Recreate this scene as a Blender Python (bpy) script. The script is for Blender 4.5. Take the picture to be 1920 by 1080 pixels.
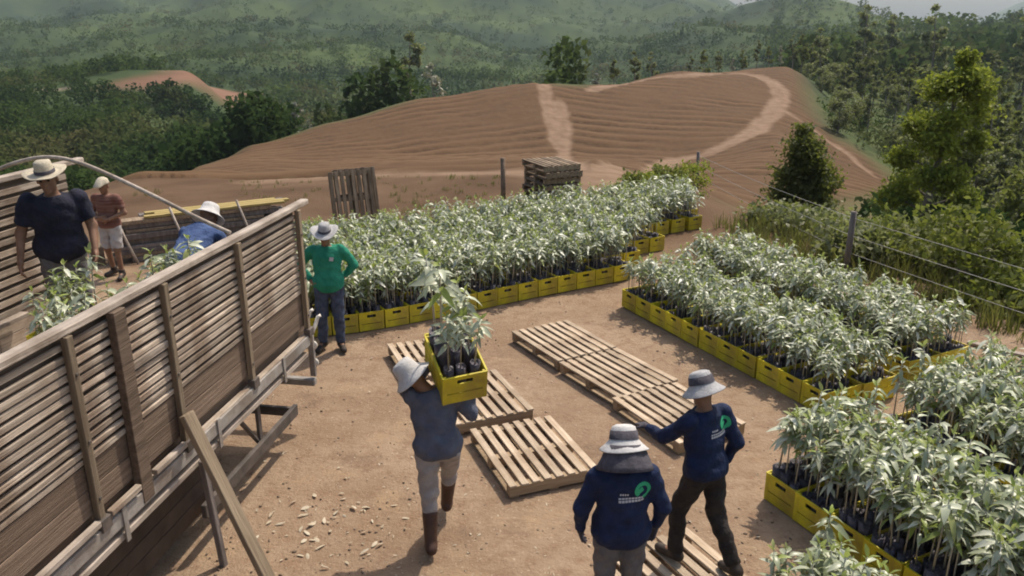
import bpy, bmesh, math, random
import numpy as np
from mathutils import Vector, Matrix
from mathutils.bvhtree import BVHTree

# ------------------------------------------------------------------ camera, sky, sun
sc = bpy.context.scene
for o in list(bpy.data.objects): bpy.data.objects.remove(o)
COL = sc.collection
random.seed(7); RNG = np.random.default_rng(11)
H = 4.15; F = 1500.0; P = math.atan(500/1500); CP, SP = math.cos(P), math.sin(P)
cam = bpy.data.cameras.new('camera'); camo = bpy.data.objects.new('camera', cam); COL.objects.link(camo)
camo.location = (0, 0, H); camo.rotation_euler = (math.pi/2 - P, 0, 0)
cam.sensor_width = 36; cam.lens = F/1920*36; cam.clip_start = .1; cam.clip_end = 20000
sc.camera = camo
SUN_AZ = math.radians(38)      # the sun stands behind the scene, a little to the right (from +Y towards +X)
SUN_EL = math.radians(58)
world = bpy.data.worlds.new('World'); sc.world = world; world.use_nodes = True
wn = world.node_tree; wn.nodes.clear()
sky = wn.nodes.new('ShaderNodeTexSky'); sky.sky_type = 'NISHITA'; sky.sun_disc = False
sky.sun_elevation = SUN_EL; sky.sun_rotation = SUN_AZ; sky.air_density = 1.3; sky.dust_density = 4.0; sky.ozone_density = 1.0
bg = wn.nodes.new('ShaderNodeBackground'); bg.inputs['Strength'].default_value = .14
wo = wn.nodes.new('ShaderNodeOutputWorld')
wn.links.new(sky.outputs[0], bg.inputs[0]); wn.links.new(bg.outputs[0], wo.inputs[0])
sun = bpy.data.lights.new('sun', 'SUN'); sun.energy = 4.0; sun.angle = math.radians(.6); sun.color = (1, .915, .78)
suno = bpy.data.objects.new('sun', sun); COL.objects.link(suno)
sd = Vector((math.sin(SUN_AZ)*math.cos(SUN_EL), math.cos(SUN_AZ)*math.cos(SUN_EL), math.sin(SUN_EL)))
suno.rotation_euler = sd.to_track_quat('Z', 'Y').to_euler(); suno.location = (20, 60, 60)
sc.view_settings.view_transform = 'Standard'; sc.view_settings.look = 'None'
sc.view_settings.gamma = 1; sc.view_settings.use_curve_mapping = False
sc.view_settings.exposure = 0.06
sc.render.engine = 'CYCLES'
sc.cycles.filter_width = 1.9; sc.cycles.max_bounces = 6; sc.cycles.volume_bounces = 1; sc.cycles.transparent_max_bounces = 6

# ------------------------------------------------------------------ pixel -> place
def gp(px, py, z=0):
    u = (px-960)/F; v = (py-540)/F; d = (H-z)/(SP+v*CP)
    return (u*d, d*(CP-v*SP), z)
def zrow(row, y):
    v = (row-540)/F
    return H - y*(SP+v*CP)/(CP-v*SP)

# ------------------------------------------------------------------ materials
def nt(name):
    m = bpy.data.materials.new(name); m.use_nodes = True
    t = m.node_tree; t.nodes.clear()
    out = t.nodes.new('ShaderNodeOutputMaterial')
    return m, t, out
def N(t, kind, **kw):
    n = t.nodes.new(kind)
    for k, v in kw.items(): setattr(n, k, v)
    return n
def mixc(t, fac, a, b, blend='MIX'):
    n = t.nodes.new('ShaderNodeMix'); n.data_type = 'RGBA'; n.blend_type = blend
    def put(s, v):
        if isinstance(v, (tuple, list)): s.default_value = (*v[:3], 1)
        elif isinstance(v, (int, float)): s.default_value = v
        else: t.links.new(v, s)
    put(n.inputs[0], fac); put(n.inputs[6], a); put(n.inputs[7], b)
    return n.outputs[2]
def noise(t, vec, scale, detail=4, rough=.55, lo=.35, hi=.65):
    n = N(t, 'ShaderNodeTexNoise'); n.inputs['Scale'].default_value = scale
    n.inputs['Detail'].default_value = detail; n.inputs['Roughness'].default_value = rough
    if vec is not None: t.links.new(vec, n.inputs['Vector'])
    r = N(t, 'ShaderNodeMapRange'); r.inputs[1].default_value = lo; r.inputs[2].default_value = hi
    t.links.new(n.outputs[0], r.inputs[0])
    return r.outputs[0]
def mapped(t, coord, scale):
    tc = N(t, 'ShaderNodeTexCoord'); mp = N(t, 'ShaderNodeMapping'); mp.inputs['Scale'].default_value = scale
    t.links.new(tc.outputs[coord], mp.inputs['Vector'])
    oi = N(t, 'ShaderNodeObjectInfo'); ad = N(t, 'ShaderNodeVectorMath', operation='ADD')
    mu = N(t, 'ShaderNodeMath', operation='MULTIPLY'); mu.inputs[1].default_value = 37.0
    t.links.new(oi.outputs['Random'], mu.inputs[0])
    t.links.new(mp.outputs[0], ad.inputs[0]); t.links.new(mu.outputs[0], ad.inputs[1])
    return ad.outputs[0], oi.outputs['Random']
def bumpn(t, h, strength, dist=.01):
    b = N(t, 'ShaderNodeBump'); b.inputs['Strength'].default_value = strength; b.inputs['Distance'].default_value = dist
    t.links.new(h, b.inputs['Height']); return b.outputs[0]
def simple(name, c1, c2, scale=(6, 6, 6), nscale=1.0, rough=.8, bump=.3, dist=.01, spec=.3, var=.25, metallic=0, dirt=None):
    """two-tone procedural material; var = brightness spread between objects"""
    m, t, out = nt(name)
    v, rnd = mapped(t, 'Object', scale)
    f = noise(t, v, nscale, 5, .6)
    c = mixc(t, f, c1, c2)
    if dirt:
        tc = N(t, 'ShaderNodeTexCoord')
        c = mixc(t, noise(t, tc.outputs['Object'], 2.3, 4, .6, .45, .7), c, dirt)
    hv = N(t, 'ShaderNodeHueSaturation')
    r = N(t, 'ShaderNodeMapRange'); r.inputs[3].default_value = 1-var; r.inputs[4].default_value = 1+var
    t.links.new(rnd, r.inputs[0]); t.links.new(r.outputs[0], hv.inputs['Value']); t.links.new(c, hv.inputs['Color'])
    p = N(t, 'ShaderNodeBsdfPrincipled'); p.inputs['Roughness'].default_value = rough
    p.inputs['Specular IOR Level'].default_value = spec; p.inputs['Metallic'].default_value = metallic
    t.links.new(hv.outputs[0], p.inputs['Base Color'])
    f2 = noise(t, v, nscale*3, 4, .6, .3, .7)
    t.links.new(bumpn(t, f2, bump, dist), p.inputs['Normal'])
    t.links.new(p.outputs[0], out.inputs['Surface'])
    return m
def leafmat(name, c1, c2, c3, rough=.45, spec=.4, trans=.3, obj=.5, pale=None):
    """foliage: every leaf (mesh island) takes its own tone between c1 and c2, some c3"""
    m, t, out = nt(name)
    g = N(t, 'ShaderNodeNewGeometry'); oi = N(t, 'ShaderNodeObjectInfo')
    r = N(t, 'ShaderNodeValToRGB'); e = r.color_ramp.elements
    e[0].position = 0; e[0].color = (*c1, 1); e[1].position = 1; e[1].color = (*c3, 1)
    k = r.color_ramp.elements.new(.5); k.color = (*c2, 1)
    t.links.new(g.outputs['Random Per Island'], r.inputs[0])
    hv = N(t, 'ShaderNodeHueSaturation')
    mr = N(t, 'ShaderNodeMapRange'); mr.inputs[3].default_value = 1-obj; mr.inputs[4].default_value = 1+obj
    t.links.new(oi.outputs['Random'], mr.inputs[0]); t.links.new(mr.outputs[0], hv.inputs['Value'])
    t.links.new(r.outputs[0], hv.inputs['Color'])
    c = hv.outputs[0]
    if pale:
        tc = N(t, 'ShaderNodeTexCoord')
        c = mixc(t, noise(t, tc.outputs['Object'], 18, 3, .6, .4, .75), c, pale)
    p = N(t, 'ShaderNodeBsdfPrincipled'); p.inputs['Roughness'].default_value = rough
    p.inputs['Specular IOR Level'].default_value = spec
    t.links.new(c, p.inputs['Base Color'])
    tr = N(t, 'ShaderNodeBsdfTranslucent'); t.links.new(mixc(t, .5, c, (.30, .36, .05)), tr.inputs['Color'])
    mx = N(t, 'ShaderNodeMixShader'); mx.inputs[0].default_value = trans
    t.links.new(p.outputs[0], mx.inputs[1]); t.links.new(tr.outputs[0], mx.inputs[2])
    t.links.new(mx.outputs[0], out.inputs['Surface'])
    return m

M = {}
M['wood_side'] = simple('weathered_plank_wood', (.315, .25, .195), (.52, .43, .345), (28, 1.2, 40), rough=.85, bump=.5, var=.3, dirt=(.22, .155, .11))
M['wood_dark'] = simple('dark_plank_wood', (.13, .09, .064), (.22, .158, .115), (24, 1.2, 30), rough=.85, bump=.5, var=.2)
M['wood_post'] = simple('post_wood', (.19, .14, .095), (.31, .24, .165), (30, 30, 1.4), rough=.85, bump=.5, var=.2)
M['wood_rail'] = simple('pale_rail_wood', (.34, .28, .235), (.52, .44, .37), (26, 1.0, 26), rough=.8, bump=.4, var=.12, dirt=(.22, .17, .13))
M['wood_pallet'] = simple('pallet_pine', (.40, .30, .205), (.57, .45, .33), (30, 1.5, 30), rough=.8, bump=.4, var=.16, dirt=(.32, .23, .155))
M['wood_bearer'] = simple('pallet_bearer', (.26, .18, .11), (.38, .28, .18), (2, 25, 25), rough=.85, bump=.4, var=.2)
M['wood_grey'] = simple('grey_old_wood', (.15, .125, .115), (.27, .23, .21), (20, 20, 2), rough=.9, bump=.5, var=.25)
M['wood_old'] = simple('old_pallet_wood', (.17, .12, .08), (.32, .24, .165), (20, 3, 20), rough=.9, bump=.5, var=.3)
M['wood_yellow'] = simple('yellow_plank', (.30, .22, .075), (.40, .31, .13), (2, 18, 18), rough=.8, bump=.3, var=.15)
M['metal_dark'] = simple('dusty_dark_steel', (.06, .05, .045), (.13, .105, .09), (5, 5, 5), rough=.7, bump=.2, var=.15, spec=.4)
M['metal_grey'] = simple('grey_steel', (.26, .235, .215), (.38, .35, .32), (6, 6, 6), rough=.6, bump=.2, var=.1, spec=.4, dirt=(.18, .14, .11))
M['rubber'] = simple('tyre_rubber', (.03, .027, .025), (.09, .075, .06), (4, 4, 4), rough=.9, bump=.3, var=.1)
M['mud'] = simple('mud_flap', (.05, .034, .025), (.085, .06, .045), (3, 3, 3), rough=.9, bump=.3, var=.1)
M['lamp'] = simple('lamp_plastic', (.62, .57, .5), (.75, .7, .62), (9, 9, 9), rough=.4, bump=.1, var=.05)
M['crate'] = simple('yellow_crate_plastic', (.60, .49, .018), (.74, .62, .03), (5, 5, 5), rough=.5, bump=.15, var=.2, spec=.4, dirt=(.36, .26, .05))
M['bag'] = simple('black_nursery_bag', (.035, .03, .04), (.14, .12, .145), (26, 26, 8), rough=.45, bump=.6, var=.4, spec=.5)
M['soil_top'] = simple('potting_soil', (.035, .025, .018), (.07, .05, .035), (40, 40, 40), rough=1, bump=.6, var=.2)
M['stem'] = simple('seedling_stem', (.38, .35, .28), (.58, .55, .47), (30, 30, 4), rough=.7, bump=.2, var=.25)
M['leaf'] = leafmat('seedling_leaf', (.20, .235, .115), (.39, .425, .285), (.70, .70, .59), rough=.38, spec=.55, trans=.21, obj=.22)  # sky sheen on the leaves is painted into the palest tones
M['leaf_new'] = leafmat('young_leaf', (.21, .28, .05), (.31, .38, .09), (.42, .45, .18), rough=.4, spec=.5, trans=.35, obj=.2)
M['fol_bright'] = leafmat('sunlit_tree_leaf', (.14, .175, .016), (.23, .265, .026), (.31, .33, .06), trans=.42, obj=.12, rough=.6, spec=.25)
M['fol_dark'] = leafmat('dark_tree_leaf', (.065, .08, .018), (.13, .145, .04), (.22, .22, .08), trans=.4, obj=.3, rough=.6, spec=.25)
M['fol_bush'] = leafmat('bush_leaf', (.08, .10, .016), (.14, .16, .028), (.20, .21, .06), trans=.35, obj=.2, rough=.6, spec=.25)
M['fol_euc'] = leafmat('eucalyptus_leaf', (.095, .105, .045), (.185, .195, .09), (.31, .31, .20), trans=.4, obj=.35, rough=.55, spec=.3)
M['fol_far'] = leafmat('far_forest_leaf', (.05, .068, .022), (.10, .125, .034), (.165, .18, .062), trans=.22, obj=0, rough=.7, spec=.1)
def farmat():
    m, t, out = nt('far_forest_cover')
    g = N(t, 'ShaderNodeNewGeometry'); a = noise(t, g.outputs['Position'], .0065, 4, .6, .38, .62)
    c = mixc(t, a, (.032, .058, .020), (.095, .135, .034))
    c = mixc(t, noise(t, g.outputs['Position'], .021, 3, .6, .52, .72), c, (.14, .125, .055))
    hv = N(t, 'ShaderNodeHueSaturation'); mr = N(t, 'ShaderNodeMapRange'); mr.inputs[3].default_value = .78; mr.inputs[4].default_value = 1.25
    t.links.new(g.outputs['Random Per Island'], mr.inputs[0]); t.links.new(mr.outputs[0], hv.inputs['Value']); t.links.new(c, hv.inputs['Color'])
    d = N(t, 'ShaderNodeBsdfDiffuse'); tr = N(t, 'ShaderNodeBsdfTranslucent'); mx = N(t, 'ShaderNodeMixShader'); mx.inputs[0].default_value = .45
    t.links.new(hv.outputs[0], d.inputs[0]); t.links.new(hv.outputs[0], tr.inputs[0]); t.links.new(d.outputs[0], mx.inputs[1]); t.links.new(tr.outputs[0], mx.inputs[2])
    t.links.new(mx.outputs[0], out.inputs['Surface']); return m
M['fol_far'] = farmat()
M['fol_pale'] = leafmat('pale_tree_leaf', (.20, .19, .14), (.33, .31, .25), (.5, .48, .42), trans=.2, obj=.3, rough=.6, spec=.3)
M['grass'] = leafmat('dry_grass_blade', (.08, .085, .025), (.14, .135, .045), (.24, .20, .09), trans=.3, obj=.2, rough=.7, spec=.2)
M['bark'] = simple('tree_bark', (.13, .105, .085), (.30, .26, .215), (3, 3, .8), rough=.9, bump=.5, var=.3)
M['straw'] = simple('straw_hat', (.50, .43, .32), (.62, .55, .43), (60, 60, 60), rough=.8, bump=.4, var=.05)
M['hat_grey'] = simple('grey_hat_cloth', (.33, .32, .325), (.44, .43, .43), (20, 20, 20), rough=.85, bump=.3, var=.04)
M['hat_white'] = simple('white_hat_cloth', (.50, .475, .46), (.62, .595, .58), (20, 20, 20), rough=.85, bump=.3, var=.04)
M['hat_band'] = simple('dark_hat_cloth', (.055, .05, .062), (.10, .09, .105), (20, 20, 20), rough=.85, bump=.3, var=.04)
M['skin'] = simple('skin', (.20, .105, .065), (.27, .15, .095), (12, 12, 12), rough=.55, bump=.1, var=.06)
M['green_cloth'] = simple('green_shirt_cloth', (.018, .20, .125), (.032, .275, .175), (9, 9, 9), rough=.9, bump=.4, dist=.02, var=.02)
M['navy_cloth'] = simple('navy_jacket_cloth', (.008, .015, .048), (.014, .027, .082), (9, 9, 9), rough=.8, bump=.4, dist=.02, var=.1)
M['darknavy_cloth'] = simple('dark_polo_cloth', (.013, .014, .026), (.026, .026, .045), (9, 9, 9), rough=.9, bump=.4, dist=.02, var=.02)
M['blue_cloth'] = simple('blue_shirt_cloth', (.05, .085, .20), (.085, .13, .27), (9, 9, 9), rough=.9, bump=.4, dist=.02, var=.02)
M['grey_cloth'] = simple('grey_blue_shirt_cloth', (.085, .095, .135), (.125, .135, .18), (9, 9, 9), rough=.9, bump=.4, dist=.02, var=.02)
M['jeans'] = simple('jeans_cloth', (.045, .06, .10), (.085, .105, .16), (14, 14, 14), rough=.9, bump=.4, dist=.02, var=.05)
M['light_trouser'] = simple('light_grey_trouser_cloth', (.30, .275, .27), (.40, .37, .36), (10, 10, 10), rough=.9, bump=.4, dist=.02, var=.02)
M['grey_trouser'] = simple('grey_trouser_cloth', (.12, .11, .115), (.17, .16, .16), (10, 10, 10), rough=.9, bump=.4, dist=.02, var=.02)
M['black_trouser'] = simple('dark_trouser_cloth', (.022, .018, .018), (.04, .033, .03), (10, 10, 10), rough=.9, bump=.4, dist=.02, var=.02)
M['brown_boot'] = simple('brown_boot', (.06, .03, .022), (.095, .052, .036), (10, 10, 10), rough=.5, bump=.2, var=.02)
M['dark_boot'] = simple('dark_shoe', (.03, .022, .02), (.06, .045, .035), (10, 10, 10), rough=.6, bump=.2, var=.02)
M['stripe_cloth'] = simple('brown_red_top_cloth', (.13, .05, .04), (.22, .12, .09), (1, 1, 22), rough=.9, bump=.3, dist=.02, var=.02)
M['short_cloth'] = simple('pale_shorts_cloth', (.36, .33, .32), (.46, .43, .41), (10, 10, 10), rough=.9, bump=.3, dist=.02, var=.02)
M['logo_green'] = simple('logo_green', (.03, .34, .16), (.05, .42, .21), (9, 9, 9), rough=.7, bump=.05, var=.02)
M['logo_white'] = simple('logo_white', (.46, .46, .5), (.56, .56, .6), (9, 9, 9), rough=.7, bump=.05, var=.02)
M['eye'] = simple('eye', (.02, .015, .01), (.03, .02, .015), (9, 9, 9), rough=.2, bump=0, var=.02)
M['wire'] = simple('fence_wire', (.30, .28, .26), (.42, .40, .37), (9, 9, 9), rough=.5, bump=.1, var=.05, spec=.5)
M['stone'] = simple('pebble', (.16, .11, .075), (.40, .30, .22), (8, 8, 8), rough=.9, bump=.4, var=.35)
M['chip'] = simple('dry_leaf_litter', (.42, .34, .24), (.60, .52, .40), (8, 8, 8), rough=.9, bump=.3, var=.35)

# ------------------------------------------------------------------ mesh helpers
def obj(name, me, mat=None, parent=None, loc=None, rot=None):
    o = bpy.data.objects.new(name, me); COL.objects.link(o)
    if mat is not None and me is not None and not me.materials: me.materials.append(M[mat] if isinstance(mat, str) else mat)
    if parent is not None: o.parent = parent
    if loc is not None: o.location = loc
    if rot is not None: o.rotation_euler = rot
    return o
def empty(name, loc=(0, 0, 0), rz=0, parent=None):
    o = bpy.data.objects.new(name, None); COL.objects.link(o); o.location = loc; o.rotation_euler = (0, 0, rz)
    o.empty_display_size = .2
    if parent is not None: o.parent = parent
    return o
def tag(o, label, cat, group=None):
    o['label'] = label; o['category'] = cat
    if group: o['group'] = group
    return o
def struct(o): o['kind'] = 'structure'; return o
def copy_tree(o, parent=None):
    c = o.copy(); COL.objects.link(c); c.parent = parent
    for ch in list(o.children): copy_tree(ch, c)
    return c
def mesh(name, v, f, smooth=False, mats=None, mi=None):
    me = bpy.data.meshes.new(name)
    if isinstance(f, np.ndarray) and isinstance(v, np.ndarray):
        k = f.shape[1]
        me.vertices.add(len(v)); me.vertices.foreach_set('co', np.ascontiguousarray(v, dtype=np.float32).ravel())
        me.loops.add(f.size); me.loops.foreach_set('vertex_index', np.ascontiguousarray(f, dtype=np.int32).ravel())
        me.polygons.add(len(f)); me.polygons.foreach_set('loop_start', np.arange(0, f.size, k, dtype=np.int32))
        if mi is not None: me.polygons.foreach_set('material_index', np.asarray(mi, dtype=np.int32))
        me.update(calc_edges=True); me.validate()
    else:
        me.from_pydata([tuple(p) for p in v], [], [tuple(q) for q in f]); me.update()
    if smooth: me.polygons.foreach_set('use_smooth', [True]*len(me.polygons))
    for m in mats or []: me.materials.append(M[m])
    return me
def bm_mesh(bm, name, smooth=False):
    me = bpy.data.meshes.new(name); bm.to_mesh(me); bm.free()
    if smooth: me.polygons.foreach_set('use_smooth', [True]*len(me.polygons))
    return me
def box_bm(bm, x0, x1, y0, y1, z0, z1, jit=0):
    j = lambda: random.uniform(-jit, jit)
    vs = [bm.verts.new((x+j(), y+j(), z+j())) for x in (x0, x1) for y in (y0, y1) for z in (z0, z1)]
    for q in ((0, 1, 3, 2), (4, 6, 7, 5), (0, 4, 5, 1), (2, 3, 7, 6), (0, 2, 6, 4), (1, 5, 7, 3)):
        bm.faces.new([vs[i] for i in q])
def box(name, x0, x1, y0, y1, z0, z1, mat, parent=None, bevel=.004, jit=0, seg=None):
    """one board; its origin at its centre so its texture differs from its neighbours'"""
    cx, cy, cz = (x0+x1)/2, (y0+y1)/2, (z0+z1)/2
    bm = bmesh.new(); box_bm(bm, x0-cx, x1-cx, y0-cy, y1-cy, z0-cz, z1-cz, jit)
    if bevel: bmesh.ops.bevel(bm, geom=bm.edges[:], offset=bevel, segments=1, affect='EDGES')
    return obj(name, bm_mesh(bm, name), mat, parent, (cx, cy, cz))
def tube_arr(pts, rad, n=6):
    pts = [Vector(p) for p in pts]; V = []; Fq = []
    for i, p in enumerate(pts):
        d = (pts[min(i+1, len(pts)-1)]-pts[max(i-1, 0)]).normalized()
        a = d.cross(Vector((.31, .93, .2))).normalized(); b = d.cross(a)
        r = rad[i] if isinstance(rad, (list, tuple)) else rad
        for k in range(n):
            t = 2*math.pi*k/n; V.append(p + a*math.cos(t)*r + b*math.sin(t)*r)
    for i in range(len(pts)-1):
        for k in range(n):
            k2 = (k+1) % n; Fq.append((i*n+k, i*n+k2, (i+1)*n+k2, (i+1)*n+k))
    V.append(pts[0]); V.append(pts[-1]); m = len(V)
    for k in range(n):
        Fq.append((m-2, (k+1) % n, k, k)); Fq.append((m-1, (len(pts)-1)*n+k, (len(pts)-1)*n+(k+1) % n, (len(pts)-1)*n+(k+1) % n))
    return V, Fq
def tube(name, pts, rad, mat, parent=None, n=8):
    V, Fq = tube_arr(pts, rad, n)
    Fq = [tuple(dict.fromkeys(q)) for q in Fq]
    return obj(name, mesh(name, V, Fq, True), mat, parent)
def lathe(prof, n=24, wob=0, seed=0):
    V = []; Fq = []
    for i, (r, z) in enumerate(prof):
        for k in range(n):
            t = 2*math.pi*k/n; w = wob*max(0, r-.1)*8*math.sin(2*t+seed)
            V.append((r*math.cos(t), r*math.sin(t), z + w))
    for i in range(len(prof)-1):
        for k in range(n): Fq.append((i*n+k, i*n+(k+1) % n, (i+1)*n+(k+1) % n, (i+1)*n+k))
    return V, Fq

# ------------------------------------------------------------------ noise (numpy)
_T = np.random.default_rng(3).random((256, 256))
def vnoise(x, y):
    xi = np.floor(x).astype(int); yi = np.floor(y).astype(int); fx = x-xi; fy = y-yi
    fx = fx*fx*(3-2*fx); fy = fy*fy*(3-2*fy)
    a = _T[xi & 255, yi & 255]; b = _T[(xi+1) & 255, yi & 255]; c = _T[xi & 255, (yi+1) & 255]; d = _T[(xi+1) & 255, (yi+1) & 255]
    return (a*(1-fx)+b*fx)*(1-fy) + (c*(1-fx)+d*fx)*fy - .5
def fbm(x, y, o=4):
    s = 0; a = 1
    for i in range(o): s = s + a*vnoise(x*2**i+17*i, y*2**i+5*i); a *= .5
    return s
def sstep(a, b, x):
    t = np.clip((x-a)/(b-a), 0, 1); return t*t*(3-2*t)

# ------------------------------------------------------------------ terrain
# profiles per image column: (forward distance, height); heights found from the rows where the land shows
R_ = lambda row, y: (y, zrow(row, y))
COLS = [
 (-500, [(0,0),(13,0),(18,-.6),(60,-12),(120,-24),(200,-14),(300,R_(175,300)[1]),(420,-30),(700,20),(1500,150),(2600,260)]),
 (0,    [(0,0),(17,0),(22,-.8),(60,-12),(120,-23),(200,R_(235,200)[1]),(270,R_(172,270)[1]),(330,-24),(420,-34),(560,R_(118,560)[1]),(650,-20),(950,R_(45,950)[1]),(1080,R_(75,1080)[1]),(1500,R_(-40,1500)[1]),(2600,260)]),
 (160,  [(0,0),(19,0),(24,-.8),(60,-11),(120,-24),(200,R_(250,200)[1]),(270,R_(170,270)[1]),(300,R_(152,300)[1]),(345,-22),(420,-34),(560,R_(105,560)[1]),(650,-18),(950,R_(38,950)[1]),(1080,R_(70,1080)[1]),(1500,R_(-40,1500)[1]),(2600,260)]),
 (300,  [(0,0),(20,0),(26,-.5),(60,-9),(110,-24),(190,R_(250,190)[1]),(262,R_(162,262)[1]),(300,R_(128,300)[1]),(350,-18),(430,-34),(580,R_(100,580)[1]),(660,-14),(950,R_(30,950)[1]),(1080,R_(62,1080)[1]),(1500,R_(-50,1500)[1]),(2600,260)]),
 (400,  [(0,0),(20,0),(26,-.5),(50,-5.6),(70,R_(318,70)[1]),(82,R_(306,82)[1]),(110,-20),(190,-26),(262,R_(163,262)[1]),(300,R_(127,300)[1]),(350,-20),(430,-26),(640,R_(78,640)[1]),(730,-6),(980,R_(28,980)[1]),(1100,R_(50,1100)[1]),(1500,R_(-60,1500)[1]),(2600,260)]),
 (500,  [(0,0),(20,0),(26,-.6),(50,-5.0),(72,R_(302,72)[1]),(92,R_(266,92)[1]),(104,-11.5),(130,-24),(200,-32),(300,-32),(480,R_(150,480)[1]),(660,R_(38,660)[1]),(780,R_(62,780)[1]),(1150,R_(-60,1150)[1]),(2600,250)]),
 (640,  [(0,0),(21,0),(27,-.6),(50,-5.0),(75,R_(300,75)[1]),(100,R_(226,100)[1]),(113,-9.5),(140,-22),(210,-36),(320,-36),(500,R_(130,500)[1]),(690,R_(28,690)[1]),(820,R_(55,820)[1]),(1200,R_(-60,1200)[1]),(2600,250)]),
 (800,  [(0,0),(22,0),(28,-.6),(50,-4.8),(79,R_(297,79)[1]),(106,R_(182,106)[1]),(120,-7.5),(150,-20),(230,-38),(340,-38),(560,R_(105,560)[1]),(720,R_(40,720)[1]),(850,R_(66,850)[1]),(1250,R_(-60,1250)[1]),(2600,240)]),
 (1000, [(0,0),(23,0),(29,-.6),(50,-4.6),(82,R_(292,82)[1]),(112,R_(152,112)[1]),(124,-5.2),(155,-18),(250,-40),(400,-40),(600,R_(100,600)[1]),(700,R_(82,700)[1]),(820,R_(98,820)[1]),(1300,R_(-50,1300)[1]),(2600,220)]),
 (1110, [(0,0),(23,0),(29,-.6),(50,-4.6),(82,R_(294,82)[1]),(114,R_(157,114)[1]),(128,-5.6),(165,-17),(280,-42),(430,-40),(600,R_(92,600)[1]),(680,R_(74,680)[1]),(800,R_(96,800)[1]),(1400,R_(-30,1400)[1]),(2600,200)]),
 (1250, [(0,0),(20,0),(25,-.6),(50,-5.4),(80,R_(300,80)[1]),(126,R_(130,126)[1]),(145,-5),(190,-14),(300,-36),(430,-30),(600,R_(85,600)[1]),(720,R_(44,720)[1]),(840,R_(66,840)[1]),(1400,R_(-15,1400)[1]),(2600,120)]),
 (1430, [(0,0),(16.5,0),(20,-.8),(40,R_(392,40)[1]),(90,R_(248,90)[1]),(140,R_(123,140)[1]),(165,-4.5),(220,-12),(320,-26),(430,-22),(650,R_(85,650)[1]),(950,R_(4,950)[1]),(1100,-20),(2600,-60)]),
 (1550, [(0,0),(15,0),(18,-.9),(40,-7.2),(80,R_(330,80)[1]),(105,-9.6),(150,R_(205,150)[1]),(230,-10),(330,-14),(600,R_(90,600)[1]),(950,R_(14,950)[1]),(1100,-20),(2600,-60)]),
 (1640, [(0,0),(14,0),(17,-.9),(40,-7.6),(80,R_(350,80)[1]),(120,-13),(200,-13),(330,-12),(600,R_(90,600)[1]),(950,R_(35,950)[1]),(1100,-25),(2600,-60)]),
 (1760, [(0,0),(12.5,0),(15.5,-.9),(40,-8.2),(80,-13),(140,-15),(220,-12),(330,-9),(600,R_(85,600)[1]),(900,R_(62,900)[1]),(1100,-30),(2600,-60)]),
 (1920, [(0,0),(11,0),(14,-.9),(40,-8.5),(80,-14),(140,-15),(220,-12),(330,-8),(600,R_(85,600)[1]),(900,R_(66,900)[1]),(1100,-30),(2600,-60)]),
 (2500, [(0,0),(8,0),(11,-.9),(40,-9),(80,-15),(140,-15),(220,-12),(330,-8),(600,-6),(900,-4),(1100,-30),(2600,-60)]),
]
NT_, NR_ = 420, 360
TH = np.linspace(-math.radians(46), math.radians(46), NT_)
RL = np.linspace(math.log(4), math.log(2600), NR_)
def _tab():
    pxs = np.array([c[0] for c in COLS], float); ths = np.arctan2((pxs-960)/F, CP)   # azimuth for rows near the horizon
    R = np.exp(RL); Z = np.zeros((len(COLS), NR_))
    for i, (px, pr) in enumerate(COLS):
        ct = math.cos(ths[i]); a = np.array(pr, float)
        Z[i] = np.interp(R*ct, a[:, 0], a[:, 1])
    out = np.zeros((NT_, NR_))
    idx = np.clip(np.searchsorted(ths, TH)-1, 0, len(COLS)-2)
    f = np.clip((TH-ths[idx])/(ths[idx+1]-ths[idx]), 0, 1); f = f*f*(3-2*f)*.6 + f*.4
    out = Z[idx]*(1-f[:, None]) + Z[idx+1]*f[:, None]
    k = np.exp(-np.linspace(-2, 2, 9)**2); k /= k.sum()
    pad = np.pad(out, ((0, 0), (4, 4)), 'edge'); out = sum(k[j]*pad[:, j:j+NR_] for j in range(9))
    pad = np.pad(out, ((4, 4), (0, 0)), 'edge'); out = sum(k[j]*pad[j:j+NT_] for j in range(9))
    return out
ZT = _tab()
def T(x, y, rough=True):
    x = np.asarray(x, float); y = np.asarray(y, float)
    th = np.clip(np.arctan2(x, y), TH[0], TH[-1]); r = np.hypot(x, y)
    a = (th-TH[0])/(TH[1]-TH[0]); b = np.clip((np.log(np.maximum(r, 4.001))-RL[0])/(RL[1]-RL[0]), 0, NR_-1.001)
    ai = np.clip(a.astype(int), 0, NT_-2); bi = b.astype(int); fa = a-ai; fb = b-bi
    z = (ZT[ai, bi]*(1-fa)+ZT[ai+1, bi]*fa)*(1-fb) + (ZT[ai, bi+1]*(1-fa)+ZT[ai+1, bi+1]*fa)*fb
    if rough:
        w = sstep(330, 560, r)
        z = z + w*(fbm(x/150, y/150, 4)*34 - np.abs(vnoise(x/90+7, y/130))*16)*np.clip(r/800, .35, 1.25)
        z = z + sstep(24, 60, r)*fbm(x/14, y/14, 3)*.5
    return z
def Tz(x, y): return float(T(np.array([x]), np.array([y]))[0])

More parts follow.
